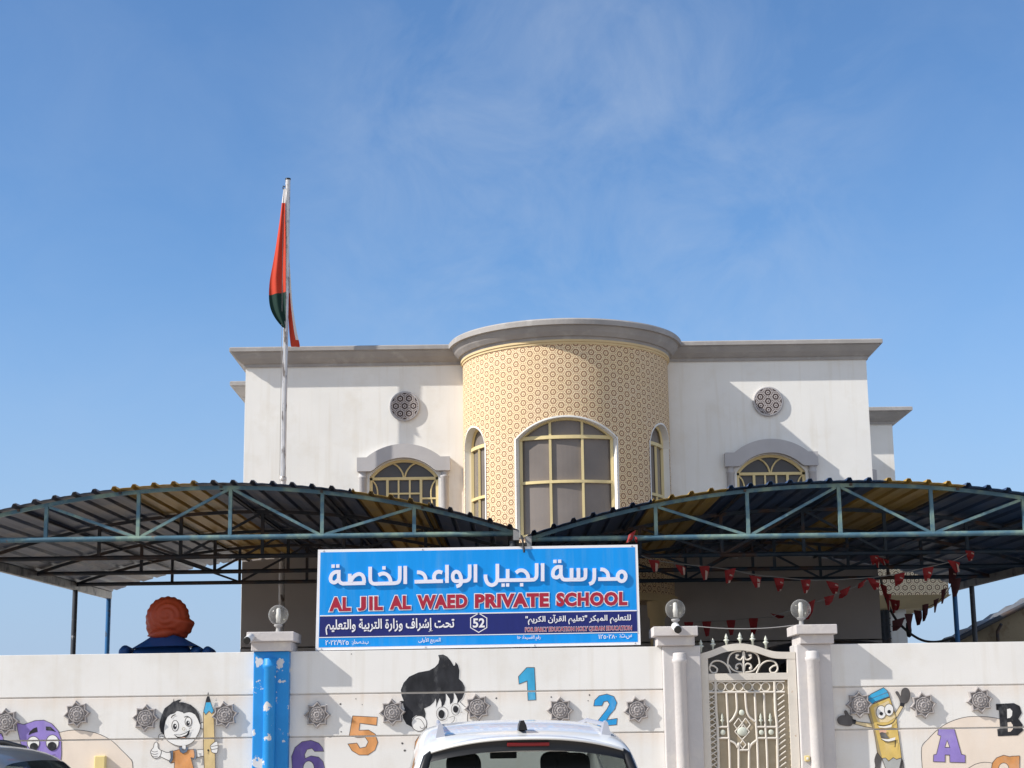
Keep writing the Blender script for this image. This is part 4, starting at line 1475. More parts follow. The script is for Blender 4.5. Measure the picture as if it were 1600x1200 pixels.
FORMS = {'ا': 'FE8D FE8E', 'أ': 'FE83 FE84', 'إ': 'FE87 FE88', 'آ': 'FE81 FE82', 'ب': 'FE8F FE90 FE91 FE92', 'ة': 'FE93 FE94', 'ت': 'FE95 FE96 FE97 FE98', 'ح': 'FEA1 FEA2 FEA3 FEA4', 'د': 'FEA9 FEAA',
         'ر': 'FEAD FEAE', 'ز': 'FEAF FEB0', 'س': 'FEB1 FEB2 FEB3 FEB4', 'ش': 'FEB5 FEB6 FEB7 FEB8', 'ص': 'FEB9 FEBA FEBB FEBC', 'ع': 'FEC9 FECA FECB FECC', 'ف': 'FED1 FED2 FED3 FED4', 'ق': 'FED5 FED6 FED7 FED8',
         'ك': 'FED9 FEDA FEDB FEDC', 'ل': 'FEDD FEDE FEDF FEE0', 'م': 'FEE1 FEE2 FEE3 FEE4', 'ن': 'FEE5 FEE6 FEE7 FEE8', 'و': 'FEED FEEE', 'ى': 'FEEF FEF0', 'ي': 'FEF1 FEF2 FEF3 FEF4',
         '\u0001': 'FEFB FEFC', '\u0002': 'FEF7 FEF8'}
FORMS = {k: [chr(int(c, 16)) for c in v.split()] for k, v in FORMS.items()}


def shape_ar(s):
    """joined Arabic letter forms in visual (left to right) order"""
    s = s.replace('لا', '\u0001').replace('لأ', '\u0002')
    out = []
    for i, ch in enumerate(s):
        if ch not in FORMS:
            out.append(ch)
            continue
        prev = i > 0 and s[i - 1] in FORMS and len(FORMS[s[i - 1]]) == 4
        nxt = i < len(s) - 1 and s[i + 1] in FORMS and len(FORMS[ch]) == 4
        f = FORMS[ch]
        out.append(f[3] if prev and nxt else f[1] if prev else f[2] if nxt else f[0])
    # digits keep their own order
    vis, buf = [], []
    for ch in reversed(out):
        if ch in '٠١٢٣٤٥٦٧٨٩/':
            buf.insert(0, ch)
        else:
            vis += buf + [ch]
            buf = []
    return ''.join(vis + buf)


def text_part(name, body, x0, x1, yt, yb, material, yoff, slope=-0.0168, bold=0.0, depth=0.004, fit=None, space=1.0):
    """lettering fitted into the photograph's box on the sign: x0..x1, top yt and bottom yb at x0"""
    cu = bpy.data.curves.new(name, 'FONT')
    cu.body = body
    cu.offset = bold
    cu.resolution_u = 3
    cu.space_character = space
    ob = bpy.data.objects.new(name, cu)
    COL.objects.link(ob)
    bpy.context.view_layer.update()
    dg = bpy.context.evaluated_depsgraph_get()
    me = bpy.data.meshes.new_from_object(ob.evaluated_get(dg))
    bpy.data.objects.remove(ob)
    xs = [v.co.x for v in me.vertices]
    ys = [v.co.y for v in me.vertices]
    if fit:                                     # box measured on the plain weight
        ax, bx, ay, by = fit
    else:
        ax, bx, ay, by = min(xs), max(xs), min(ys), max(ys)
    for v in me.vertices:
        s, t = (v.co.x - ax) / (bx - ax), (v.co.y - ay) / (by - ay)
        px = x0 + s * (x1 - x0)
        py = yb + t * (yt - yb) + slope * (px - x0)
        q = P(px, py, SY)
        v.co = (q.x, SY - yoff, q.z)
    # letters that touch get slightly different depths
    par = list(range(len(me.vertices)))

    def root(i):
        while par[i] != i:
            par[i] = par[par[i]]
            i = par[i]
        return i
    for e in me.edges:
        par[root(e.vertices[0])] = root(e.vertices[1])
    isl = {}
    for v in me.vertices:
        isl.setdefault(root(v.index), []).append(v)
    for k_, vs_ in enumerate(sorted(isl.values(), key=lambda q: min(v.co.x for v in q))):
        for v in vs_:
            v.co.y -= .0004 * (k_ % 3)
    me.materials.clear()
    me.materials.append(material)
    bm = bmesh.new()
    bm.from_mesh(me)
    bmesh.ops.recalc_face_normals(bm, faces=bm.faces[:])
    for f in bm.faces:
        if f.normal.y > 0:
            f.normal_flip()
    bm.to_mesh(me)
    bm.free()
    o = bpy.data.objects.new(name, me)
    COL.objects.link(o)
    o.parent = sign
    o.matrix_parent_inverse = Matrix.Translation(sign.location).inverted()
    return o, (ax, bx, ay, by)


for (wd, x0, x1, yt, yb) in (('AL', 514.5, 548.5, 933.4, 955.6), ('J', 559, 572, 932.6, 954.8), ('IL', 577, 598.5, 932, 954), ('AL', 609, 642, 931, 952.8), ('WAED', 652, 730.5, 930, 951.8), ('PRIVATE', 742, 857.5, 928.4, 950.4), ('SCHOOL', 869, 980, 926.3, 948)):
    # lettering box of the bold red face; the white outline is the same face, bolder still
    _, box_ = text_part('english_lettering', wd, x0, x1, yt, yb, M['sign_red'], .0215, bold=0.055, space=1.1)
    text_part('lettering_outline', wd, x0, x1, yt, yb, M['sign_white'], .0190, bold=0.102, fit=box_, space=1.1)
text_part('arabic_lettering', shape_ar('تحت إشراف وزارة التربية والتعليم'), 509, 710, 968, 992.2, M['sign_white'], .020, bold=0.022)
text_part('arabic_lettering', shape_ar('للتعليم المبكر "تعليم القرآن الكريم"'), 821, 985.5, 961.5, 976.8, M['sign_white'], .020, bold=0.022)
_, box_ = text_part('english_lettering', 'FOR EARLY EDUCATION HOLY QURAN EDUCATION', 820.5, 987, 980.6, 988.6, M['sign_red'], .0215, bold=0.02)
text_part('lettering_outline', 'FOR EARLY EDUCATION HOLY QURAN EDUCATION', 820.5, 987, 980.6, 988.6, M['letter_white'], .0195, bold=0.075, fit=box_)
text_part('arabic_lettering', shape_ar('ب.د.صحار:'), 550, 576, 999.4, 1008.4, M['sign_white'], .020, bold=0.012)
text_part('number_lettering', '٢٠٢٢/٩٢٥', 508.5, 545, 1000.4, 1008.2, M['sign_white'], .020, bold=0.014)
text_part('arabic_lettering', shape_ar('المربع الأولى'), 654, 688.5, 996, 1006, M['sign_white'], .020, bold=0.012)
text_part('arabic_lettering', shape_ar('رقم القسيمة: ١٥٠'), 808, 844.5, 993, 1001.6, M['sign_white'], .020, bold=0.012)
text_part('arabic_lettering', shape_ar('س.ت:'), 968, 987, 990.6, 998.6, M['sign_white'], .020, bold=0.012)
text_part('number_lettering', '١٢٥٠٢٨٠', 935, 963.5, 991.6, 998.4, M['sign_white'], .020, bold=0.014)
text_part('number_lettering', '52', 738.8, 757.5, 966.3, 981, M['sign_white'], .020, bold=0.03)

# raised Arabic title, one stroke after another
TW = 5.6
ti, nst = MB(), 0


def stroke(ox, oy, pts, sm=True, w=TW, closed=False):
    global nst
    pts = [(ox + x / 10, oy + y / 10) for x, y in pts]
    if sm and len(pts) > 2:
        pts = smooth_pts(pts, closed, 5)
    L, Q = offset_ribbon(pts, w, closed)
    n = len(L)
    d = SY - .034 - .0004 * (nst % 9)
    nst += 1
    for i in range(n if closed else n - 1):
        j = (i + 1) % n
        spoly(ti, [L[i], L[j], Q[j], Q[i]], d, SY - .012, 0, 0)


def dotsq(ox, oy, x, y, s=5.2):
    global nst
    cx, cy = ox + x / 10, oy + y / 10
    spoly(ti, [(cx - s / 2, cy - s / 2 + .05), (cx + s / 2, cy - s / 2 - .05), (cx + s / 2, cy + s / 2 - .05), (cx - s / 2, cy + s / 2 + .05)], SY - .0345, SY - .012, 0, 0)


o = (505, 870)
dotsq(*o, 160, 150); dotsq(*o, 232, 148)
stroke(*o, [(247, 210), (247, 300), (247, 350), (262, 395), (305, 421), (360, 421), (500, 418), (662, 414)])
stroke(*o, [(247, 240), (195, 242), (145, 275), (120, 335), (130, 385), (170, 406), (205, 395), (235, 362)])
stroke(*o, [(420, 270), (418, 405)], False)
stroke(*o, [(428, 400), (470, 325), (520, 285), (570, 272), (618, 295), (640, 350), (642, 414)])
stroke(*o, [(738, 160), (738, 300), (740, 365), (757, 405), (800, 424), (900, 422), (1060, 418), (1140, 412), (1180, 395), (1198, 350), (1200, 300), (1200, 150)])
stroke(*o, [(868, 290), (915, 268), (970, 268), (1020, 300), (1048, 350), (1060, 405)])
dotsq(*o, 953, 177)
stroke(*o, [(1285, 147), (1285, 428)], False)
o = (630, 870)
stroke(*o, [(218, 245), (280, 252), (328, 285), (350, 335), (352, 382)])
stroke(*o, [(180, 394), (622, 384)], False)
stroke(*o, [(612, 252), (560, 237), (512, 255), (486, 300), (488, 350), (510, 382)])
stroke(*o, [(686, 130), (686, 411)], False)
stroke(*o, [(897, 320), (880, 265), (832, 236), (788, 262), (775, 315), (790, 368), (832, 385), (880, 383), (960, 382), (1010, 370), (1036, 335), (1040, 290), (1040, 125)])
stroke(*o, [(897, 300), (908, 360), (905, 410), (880, 448), (832, 466)])
stroke(*o, [(1130, 122), (1130, 403)], False)
o = (740, 870)
stroke(*o, [(187, 282), (190, 345), (220, 415), (280, 446), (338, 425), (368, 375), (372, 330), (372, 115)])
stroke(*o, [(365, 372), (600, 368), (900, 363), (955, 350), (980, 315), (985, 260), (985, 105)])
stroke(*o, [(533, 197), (533, 362)], False)
dotsq(*o, 462, 446); dotsq(*o, 532, 444)
stroke(*o, [(662, 255), (715, 218), (780, 220), (828, 258), (850, 305), (856, 360)])
dotsq(*o, 750, 440)
stroke(*o, [(1078, 105), (1078, 384)], False)
o = (850, 860)
dotsq(*o, 170, 176); dotsq(*o, 243, 174)
stroke(*o, [(262, 236), (262, 330), (264, 390), (285, 440), (325, 461), (450, 460), (580, 458), (625, 445), (645, 410), (647, 282)])
stroke(*o, [(262, 262), (205, 264), (155, 305), (138, 365), (150, 412), (190, 428), (222, 418), (252, 388)])
stroke(*o, [(430, 281), (430, 455)], False)
stroke(*o, [(537, 280), (537, 453)], False)
stroke(*o, [(785, 283), (785, 400), (780, 455), (755, 505), (706, 528)])
stroke(*o, [(880, 300), (935, 308), (982, 345), (1000, 395), (1003, 445)])
stroke(*o, [(845, 453), (1010, 452), (1165, 449)], False)
stroke(*o, ell(1212, 410, 62, 75, 16), True, closed=True)
ti.build('arabic_title', [M['letter_white']], sign)

# hook that ties the sign to the canopy valley
hk = MB()
q0, q1 = P(817, 846, 19.08), P(819, 860, 19.06)
hk.tube([(q0.x - .01, 19.9, 3.83), (q0.x, 19.4, 3.72), (q0.x, SY - .03, 3.66), (q1.x, SY - .045, 3.55)], .012, 6)
hk.box(q0.x - .045, q0.x + .045, SY - .035, SY + .06, 3.625, 3.66)
tag(hk.build('sign_hook', M['cable']), 'black hook tying the sign top to the canopy valley', 'hook')

# ------------------------------------------------------------------ canopies
TY = [20.0, 22.6, 25.2, 27.5]


def canopy(label, x0, x1, zf, zb, bands, posts, xm, steel='darksteel'):
    xc, hw = (x0 + x1) / 2, (x1 - x0) / 2
    t = thing('shade_canopy', label, 'canopy', (xc, 24.3, 0), 'arched shade canopies over the yard')
    rise = 0.60

    def base(Y):
        return zf + (zb - zf) * (Y - 20.0) / 9.9

    def zarc(x):
        u = (x - xc) / hw
        return rise * (1 - abs(u) ** 2.05)
    # corrugated sheets, one part per colour band
    pitch = 0.2335
    ya, yb_ = 19.84, 29.985
    prof = []
    nr = int((x1 - x0) / pitch)
    for k in range(nr + 1):
        xr = x0 + pitch * (k + .35)
        for dx, h in ((-.036, 0), (-.018, .036), (.018, .036), (.036, 0)):
            if x0 <= xr + dx <= x1:
                prof.append((xr + dx, h))
        for fx in (.115,):
            if xr + fx <= x1:
                prof.append((xr + fx, 0.004))
    prof = [(x0, 0)] + prof + [(x1, 0)]
    for (ba, bb, mk) in bands:
        pr = [p for p in prof if ba - 1e-6 <= p[0] <= bb + 1e-6]
        if len(pr) < 2:
            continue
        if pr[0][0] > ba:
            pr = [(ba, 0)] + pr
        if pr[-1][0] < bb:
            pr = pr + [(bb, 0)]
        mb = MB()
        ysamp = [ya, 22.0, 24.5, 27.0, yb_]
        n = len(pr)
        for lay, dz in ((0, 0.0), (1, .003)):
            v = [(x, Y, base(Y) + .03 + zarc(x) + h + dz) for Y in ysamp for x, h in pr]
            f = []
            for i in range(len(ysamp) - 1):
                for j in range(n - 1):
                    a = i * n + j
                    q = (a, a + 1, a + n + 1, a + n)
                    f.append(q if lay else q[::-1])
            mb.add(v, f)
        v0 = [(x, ya, base(ya) + .03 + zarc(x) + h) for x, h in pr] + [(x, ya, base(ya) + .033 + zarc(x) + h) for x, h in pr]
        mb.add(v0, [(j, j + 1, j + 1 + n, j + n) for j in range(n - 1)])
        mb.build('roof_sheet', M[mk], t)
    # trusses
    for ti_, Y in enumerate(TY):
        m = M['teal'] if ti_ == 0 else M[steel]
        b0 = base(Y)
        w = .05
        top = [(x0 + (x1 - x0) * k / 40, Y, b0 - .008 + zarc(x0 + (x1 - x0) * k / 40)) for k in range(41)]
        mb = MB()
        mb.tube(top, w * .62, 4, smooth=False, phase=math.pi / 4)
        tr = mb.build('truss', m, t)
        MB().tube([(x0 + .03, Y - .002, b0), (x1 - .03, Y - .002, b0)], .031, 12).build('bottom_chord', m, tr)
        xs_ = [xm + 1.09 * (k - 2) for k in range(5)]
        for k, x in enumerate(xs_):
            MB().bar((x, Y + .001, b0 + .02), (x, Y + .001, b0 + zarc(x) - .02), .042).build('strut', m, tr)
        for k in range(len(xs_) - 1):
            xa, xb = (xs_[k], xs_[k + 1])
            if k % 2 == 0:
                a, b = (xa + .03, Y + .003, b0 + zarc(xa) - .03), (xb - .03, Y + .003, b0 + .02)
            else:
                a, b = (xa + .03, Y + .003, b0 + .02), (xb - .03, Y + .003, b0 + zarc(xb) - .03)
            MB().bar(a, b, .032).build('strut', m, tr)
    # purlins under the sheets
    for k in range(1, 6):
        x = x0 + (x1 - x0) * k / 6 + .07
        MB().bar((x, 19.95, base(19.95) + zarc(x) - .002), (x, 29.85, base(29.85) + zarc(x) - .002), .03).build('purlin', M['darksteel'], t)
    # eave beams
    for x, mk in ((x0 + .02, 'eave'), (x1 - .02, 'eave')):
        mb = MB()
        v = []
        for Y in (19.86, 29.9):
            for dx, dz in ((-.035, -.09), (.035, -.09), (.035, .03), (-.035, .03)):
                v.append((x + dx, Y, base(Y) + dz))
        mb.add(v, [(0, 1, 2, 3)[::-1], (4, 5, 6, 7), (0, 1, 5, 4), (1, 2, 6, 5), (2, 3, 7, 6), (3, 0, 4, 7)])
        mb.build('eave_beam', M[mk], t)
    for (px_, Y, mk) in posts:
        MB().tube([(px_, Y, 0), (px_, Y, base(Y) - .09)], .042, 14).build('post', M[mk], t)
    return t


def fx(x, Y=19.84, y=800):
    return P(x, y, Y).x


X0, X1 = -7.13, 0.045
canopy('left arched shade canopy of blue and yellow sheets on rusty trusses', X0, X1, 3.872, 4.03,
       [(X0, fx(172), 'bluesheet'), (fx(172), fx(304), 'yellowsheet'), (fx(304), fx(549), 'bluesheet'), (fx(549), fx(672), 'yellowsheet'), (fx(672), X1, 'bluesheet')],
       [(X0 + .06, 20.0, 'post_dark'), (X0 + .03, 27.5, 'post_dark'), (X0 + .04, 29.75, 'post_blue'), (X1 - .06, 20.0, 'post_dark'), (X1 - .06, 27.5, 'post_dark')], -3.36)
X0, X1 = 0.15, 7.72
canopy('right arched shade canopy of blue and yellow sheets with bunting below', X0, X1, 3.80, 3.97,
       [(X0, fx(1020), 'bluesheet_clean'), (fx(1020), fx(1140), 'yellowsheet_clean'), (fx(1140), fx(1388), 'bluesheet_clean'), (fx(1388), fx(1512), 'yellowsheet_clean'), (fx(1512), X1, 'bluesheet_clean')],
       [(X0 + .06, 20.0, 'post_dark'), (X0 + .06, 27.5, 'post_dark'), (X1 - .06, 20.0, 'post_dark'), (X1 - .05, 28.6, 'post_dark'), (X1 - .06, 29.7, 'post_blue')], 3.86, 'bluesteel')

# ------------------------------------------------------------------ flagpole and flag
pt = thing('flagpole', 'tall thin flagpole with peeling white paint in front of the building', 'flagpole', (-4.0, 29.3, 0))
MB().tube([(-4.015, 29.3, 0), (-4.01, 29.3, 3), (-4.012, 29.3, 5.92)], .052, 16).build('lower_pole', M['pole'], pt)
MB().tube([(-4.012, 29.3, 5.9), (-4.006, 29.3, 8.2), (-4.0, 29.3, 11.40)], .046, 16).build('upper_pole', M['pole_metal'], pt)
MB().lathe([(.046, -.03), (.060, -.02), (.060, .05), (.05, .06), (.047, .06)], (-4.012, 29.3, 5.92), 16).build('collar', M['pole'], pt)
MB().lathe([(.0005, -.02), (.05, -.02), (.05, .01), (.0005, .02)], (-4.0, 29.3, 11.41), 14).build('pole_cap', M['black_plastic'], pt)
pu = MB().tube([(-4.05, 29.3, 11.26), (-4.085, 29.3, 11.28), (-4.09, 29.3, 11.24), (-4.07, 29.3, 11.20)], .012, 6)
pu.build('pulley', M['darksteel'], pt)
ro = MB().tube([(-4.075, 29.28, 11.2), (-4.07, 29.25, 10.9), (-4.065, 29.25, 6.0)], .005, 5)
ro.build('halyard', M['cord'], pt)

fl = MB()
FY = 29.27


def fq(x, y, dy=0.0):
    q = P(x, y, FY)
    return (q.x, FY + dy, q.z)


# left fall: rows from the hoist at the pole to the hanging edge, folded in depth
rows = [(296, 446.5, 443.5), (318, 446.5, 440.5), (340, 446.5, 438), (365, 447, 434.2), (390, 447, 430.5), (415, 447, 426), (435, 447, 422), (448, 447, 420.8), (462, 447, 420.3), (475, 447, 421), (487, 447, 424), (498, 447, 430), (506, 447, 436), (512.5, 447, 442)]
NC = 9
vv = []
for ri, (y, xr, xl) in enumerate(rows):
    for c in range(NC):
        s = c / (NC - 1)
        x = xr + (xl - xr) * s
        dy = -.035 - .028 * math.sin(s * math.pi * 3.2 + ri * .3) * min(1, ri / 3)
        yy = y - (6 * (1 - s) if 6 <= ri <= 8 else 0)
        vv.append(fq(x, yy, dy))
for ri in range(len(rows) - 1):
    for c in range(NC - 1):
        a = ri * NC + c
        mi = 2 if ri < 1 else 0 if rows[ri][0] < 455 - (1 if c > 3 else 0) else 1
        fl.add([vv[a], vv[a + 1], vv[a + NC + 1], vv[a + NC]], [(0, 1, 2, 3)], mi, True)
# white and red fold hanging behind, right of the pole
rows = [(380, 447, 449.5), (420, 447, 453), (460, 448, 455), (480, 449, 457), (500, 450, 460), (518, 451, 463), (530, 452.5, 466), (541, 453.5, 468.5)]
NC = 7
vv = []
for ri, (y, xl, xr) in enumerate(rows):
    for c in range(NC):
        s = c / (NC - 1)
        vv.append(fq(xl + (xr - xl) * s, y, .06 + .015 * math.sin(s * 5 + ri * .4)))
for ri in range(len(rows) - 1):
    for c in range(NC - 1):
        a = ri * NC + c
        mi = 2 if (ri < 2 or c >= 4 and ri < 6) else 0
        fl.add([vv[a], vv[a + 1], vv[a + NC + 1], vv[a + NC]], [(0, 1, 2, 3)], mi, True)
# fold on the pole side
rows = [(330, 441, 447), (400, 443, 447), (450, 443, 448), (500, 444, 449), (512, 445, 449)]
vv = []
for (y, xl, xr) in rows:
    for c in range(3):
        vv.append(fq(xl + (xr - xl) * c / 2, y, .02 + .03 * c))
for ri in range(len(rows) - 1):
    for c in range(2):
        a = ri * 3 + c
        fl.add([vv[a], vv[a + 1], vv[a + 4], vv[a + 3]], [(0, 1, 2, 3)], 0, True)
fo = fl.build('flag', [M['flag_red'], M['flag_green'], M['flag_white']])
bmf = bmesh.new()
bmf.from_mesh(fo.data)
bmesh.ops.remove_doubles(bmf, verts=bmf.verts[:], dist=1e-4)
bmf.to_mesh(fo.data)
bmf.free()
sm_ = fo.modifiers.new('smooth', 'SUBSURF'); sm_.levels = 1; sm_.render_levels = 2
tag(fo, 'red, white and green flag hanging limp from the flagpole top', 'flag')

# ------------------------------------------------------------------ bunting
def bunting(label, pts, flags, Y, sag_cord=True, mred='pennant_red'):
    """pts: cord in photograph pixels at depth Y; flags: (x, y, width px, drop px, lean, kind)"""
    c0 = P(*pts[0], Y)
    t = thing('bunting', label, 'bunting', tuple(c0), 'strings of pennants under the right canopy')
    cp = smooth_pts(pts, sub=4)
    MB().tube([P(x, y, Y) for x, y in cp], .006, 5).build('cord', M['cord'] if mred == 'pennant_red' else M['cable'], t)
    for (x, y, wpx, dpx, lean, kind) in flags:
        mb = MB()
        a, b = P(x - wpx / 2, y, Y), P(x + wpx / 2, y + lean * 2, Y)
        a2, b2 = P(x - wpx * .30 + lean, y + dpx * .55, Y), P(x + wpx * .36 + lean, y + dpx * .55, Y)
        c, d = P(x - wpx * .12 + lean * 2, y + dpx, Y), P(x + wpx * .2 + lean * 2, y + dpx * .96, Y)
        fold = random.uniform(-.05, .05)
        for p, dy in ((a2, fold), (b2, -fold), (c, fold * 1.6), (d, fold)):
            p.y += dy
        m1 = a.lerp(b, .5); m1.y -= .03
        m2 = a2.lerp(b2, .5); m2.y -= .04
        m3 = c.lerp(d, .5); m3.y -= .02
        mb.add([a, m1, b, a2, m2, b2, c, m3, d], [(0, 3, 4, 1), (1, 4, 5, 2)], 0, True)
        mb.add([a, m1, b, a2, m2, b2, c, m3, d], [(3, 6, 7, 4), (4, 7, 8, 5)], 0, True)
        if kind == 1:
            q = [(m2 + (b2 - m2) * .1), (m2 + (b2 - m2) * .9), d, m3]
            q = [Vector((p.x, p.y - .008, p.z)) for p in q]
            q[0].z += .045; q[1].z += .03
            mb.add(q, [(0, 3, 2, 1)], 1, True)
        mb.build('pennant', [M[mred], M['pennant_white']], t)
    return t


random.seed(3)
F1 = [(1022, 875), (1063, 881), (1101, 885), (1141, 890), (1180, 898), (1217, 902), (1259, 906), (1300, 906), (1364, 902), (1406, 896), (1450, 886)]
bunting('long row of red pennants with pale corners strung across the right canopy', [(1002, 868)] + F1 + [(1490, 876), (1517, 862)],
        [(x, y + random.uniform(-1, 2), random.uniform(16, 20), random.uniform(17, 22), random.uniform(-3, 3), 1) for x, y in F1] + [(1490, 875, 20, 20, 2, 1), (1515, 860, 14, 16, 1, 1)], 21.9)
bunting('slanting string of small red pennants rising towards the building corner', [(1205, 964), (1268, 943), (1296, 934), (1320, 924), (1346, 912), (1366, 904)],
        [(1214, 958, 22, 8, 3, 0), (1268, 942, 12, 26, -3, 0), (1296, 933, 17, 13, -2, 0), (1321, 923, 17, 12, -4, 0), (1348, 912, 13, 8, -4, 0)], 22.4)
bunting('ragged dark string of pennants hanging from the back post', [(1490, 884), (1489, 905), (1484, 918), (1474, 932), (1461, 943), (1446, 950), (1434, 957), (1420, 962), (1404, 974), (1393, 979)],
        [(1490, 886, 16, 26, -2, 1), (1493, 905, 18, 28, -1, 0), (1475, 922, 9, 22, -2, 0), (1463, 938, 9, 20, -2, 0), (1446, 945, 10, 26, -1, 0), (1434, 953, 13, 24, 1, 0), (1420, 959, 14, 26, 0, 0), (1404, 970, 20, 16, -3, 0)], 26.5, mred='pennant_dark')
bunting('low dark row of red pennants behind the gate', [(1086, 972), (1104, 971), (1142, 969), (1177, 966), (1240, 962)],
        [(1076, 972, 15, 20, 0, 0), (1104, 971, 15, 24, 0, 0), (1142, 969, 15, 24, 0, 0), (1177, 966, 15, 26, 0, 0)], 27.0, mred='pennant_red')
bunting('bunch of torn red and pale pennants tied to a truss', [(1362, 868), (1372, 869), (1384, 871)], [(1366, 868, 14, 14, 0, 1), (1376, 870, 12, 14, 2, 1), (1383, 872, 10, 8, 2, 0), (1372, 876, 10, 12, -1, 1)], 22.6)
bunting('tangle of orange red pennants hanging at the building corner', [(1376, 905), (1386, 930), (1395, 938), (1402, 940)], [(1380, 912, 10, 22, 2, 0), (1388, 928, 10, 26, 0, 1), (1396, 936, 10, 22, 1, 1), (1402, 938, 8, 16, 0, 0)], 28.0)
bunting('small torn scrap of pale and red cloth on the front canopy pipe', [(984, 836), (992, 838)], [(988, 836, 12, 12, -4, 1), (993, 838, 5, 10, 1, 0)], 19.93)
cb = MB()
cb.tube([P(x, y, 28.3) for x, y in smooth_pts([(1376, 905), (1386, 940), (1400, 968), (1420, 988), (1440, 1000), (1458, 1003), (1475, 1001), (1490, 997)], sub=4)], .022, 6)
tag(cb.build('cable', M['cable']), 'thick black cable sagging from the building corner to the back post', 'cable')
q = P(1420, 985, 28.3)
cb = MB().lathe([(.0005, -.12), (.035, -.1), (.05, .0), (.04, .12), (.0005, .14)], tuple(q), 10)
tag(cb.build('cable_joint', M['cable']), 'dark taped joint on the sagging black cable', 'cable joint')

# ------------------------------------------------------------------ playground figure behind the wall
pf = thing('playground_figure', 'moulded playground figure with orange red hair bun and blue back above the wall', 'play equipment', (-4.35, 21.2, 0))
h = MB()
Yp = 21.2
q = P(262, 966, Yp)
sx = 21.2 / F_PX
bmh = bmesh.new()
bmesh.ops.create_uvsphere(bmh, u_segments=72, v_segments=48, radius=1.0)
for v in bmh.verts:
    d = v.co.copy()
    rad = 1.0
    ax = math.atan2(d.z, d.x)
    face_ = max(0.0, -d.y)
    rr = math.hypot(d.x, d.z)
    # coil of the bun seen from behind: concentric ridges round an off-centre point
    dist = math.hypot(d.x - .1, d.z - .08)
    rad += .034 * math.sin(dist * 26 + ax * .8) * face_
    rad += .020 * math.sin(ax * 21) * (rr ** 4)
    if d.z < -.3:
        rad += .012 * math.sin(d.z * 30 + d.x * 6)
    fl_ = max(0.0, min(1.0, (-d.z - .25) / .5))
    if d.x < 0:
        rad += .16 * fl_ * min(1, -d.x * 1.3)            # lock flicking out at the lower left
    if d.x > .3 and d.z < -.02:
        rad += .25 * min(1, (d.x - .3) / .4) * min(1, (-d.z - .02) / .12)
    v.co = Vector((q.x + d.x * rad * 33.5 * sx, Yp + d.y * rad * 29 * sx, q.z + (d.z * rad * 33.5 if d.z > -.8 else -.8 * rad * 33.5 - (abs(d.z) - .8) * 20) * sx))
me = bpy.data.meshes.new('head')
bmh.to_mesh(me); bmh.free()
for p in me.polygons:
    p.use_smooth = True
me.materials.append(M['red_plastic'])
ho = bpy.data.objects.new('hair', me); COL.objects.link(ho); ho.parent = pf; ho.matrix_parent_inverse = Matrix.Translation(pf.location).inverted()
bmh = bmesh.new()
bmesh.ops.create_uvsphere(bmh, u_segments=48, v_segments=32, radius=1.0)
q = P(254, 1030, Yp)
for v in bmh.verts:
    d = v.co.copy()
    k = 1 + .025 * math.sin(math.atan2(d.z, d.x) * 22) * (1 if d.z > 0 else 0)
    v.co = Vector((q.x + d.x * 50 * sx * k, Yp + d.y * .22, q.z + d.z * (29 if d.z > 0 else 150) * sx * k))
me = bpy.data.meshes.new('back')
bmh.to_mesh(me); bmh.free()
for p in me.polygons:
    p.use_smooth = True
me.materials.append(M['blue_plastic'])
ho = bpy.data.objects.new('back', me); COL.objects.link(ho); ho.parent = pf; ho.matrix_parent_inverse = Matrix.Translation(pf.location).inverted()
for px_, rr_ in ((194, 8.5), (305, 8.5), (323, 7)):
    a, b = P(px_, 1019, Yp - .05), P(px_ + (4 if px_ < 250 else -4), 1120, Yp - .05)
    MB().tube([a + Vector((0, .35, .0)), a + Vector((0, .05, .02)), a, b, Vector((b.x, b.y, 0))], rr_ * sx, 14).build('arm', M['blue_plastic'], pf)
    MB().sphere(a, rr_ * sx * 1.02, 14, 10).build('shoulder', M['blue_plastic'], pf)
qa, qb = P(259, 1012, Yp), P(259, 990, Yp)
MB().tube([qa, qa.lerp(qb, .5), qb], 15 * sx, 24, rs=[52 * sx, 33 * sx, 16 * sx]).build('neck', M['blue_plastic'], pf)
la = [P(275, 988, Yp - .10), P(258, 989, Yp - .20), P(246, 990.5, Yp - .20), P(237, 992.5, Yp - .15), P(231, 993.5, Yp - .1)]
MB().tube(la, 6 * sx, 14, rs=[2 * sx, 8 * sx, 6.5 * sx, 3.5 * sx, 1.0 * sx]).build('hair_lock', M['red_plastic'], pf)

# ------------------------------------------------------------------ neighbour's shed at the right
sh = thing('neighbour_shed', 'low shed with grey sheet roof beyond the yard at the right edge', 'shed', (10.5, 31, 0))
a, b = P(1494, 997, 30.0), P(1640, 922, 30.0)
mb = MB()
n = 26
xs_ = [a.x - .15 + (b.x - a.x + 2.0) * k / n for k in range(n + 1)]
sl = (b.z - a.z) / (b.x - a.x)
mb_ = MB()
for lay in (0, 1):
    v, f = [], []
    for k, x in enumerate(xs_):
        z = a.z + (x - a.x) * sl + (.03 if k % 2 else 0) + .02 * lay
        v += [(x, 29.8, z - .02), (x, 30.8, z)]
    for k in range(n):
        q4 = (2 * k, 2 * k + 2, 2 * k + 3, 2 * k + 1)
        f.append(q4 if lay else q4[::-1])
    mb_.add(v, f)
mb_.build('roof', M['shedroof'], sh)
fx0 = MB()
fx0.tube([(xs_[0], 29.78, a.z - .18 * sl), (xs_[-1], 29.78, a.z + (xs_[-1] - a.x) * sl - .03)], .045, 8)
fx0.build('fascia_pipe', M['darksteel'], sh)
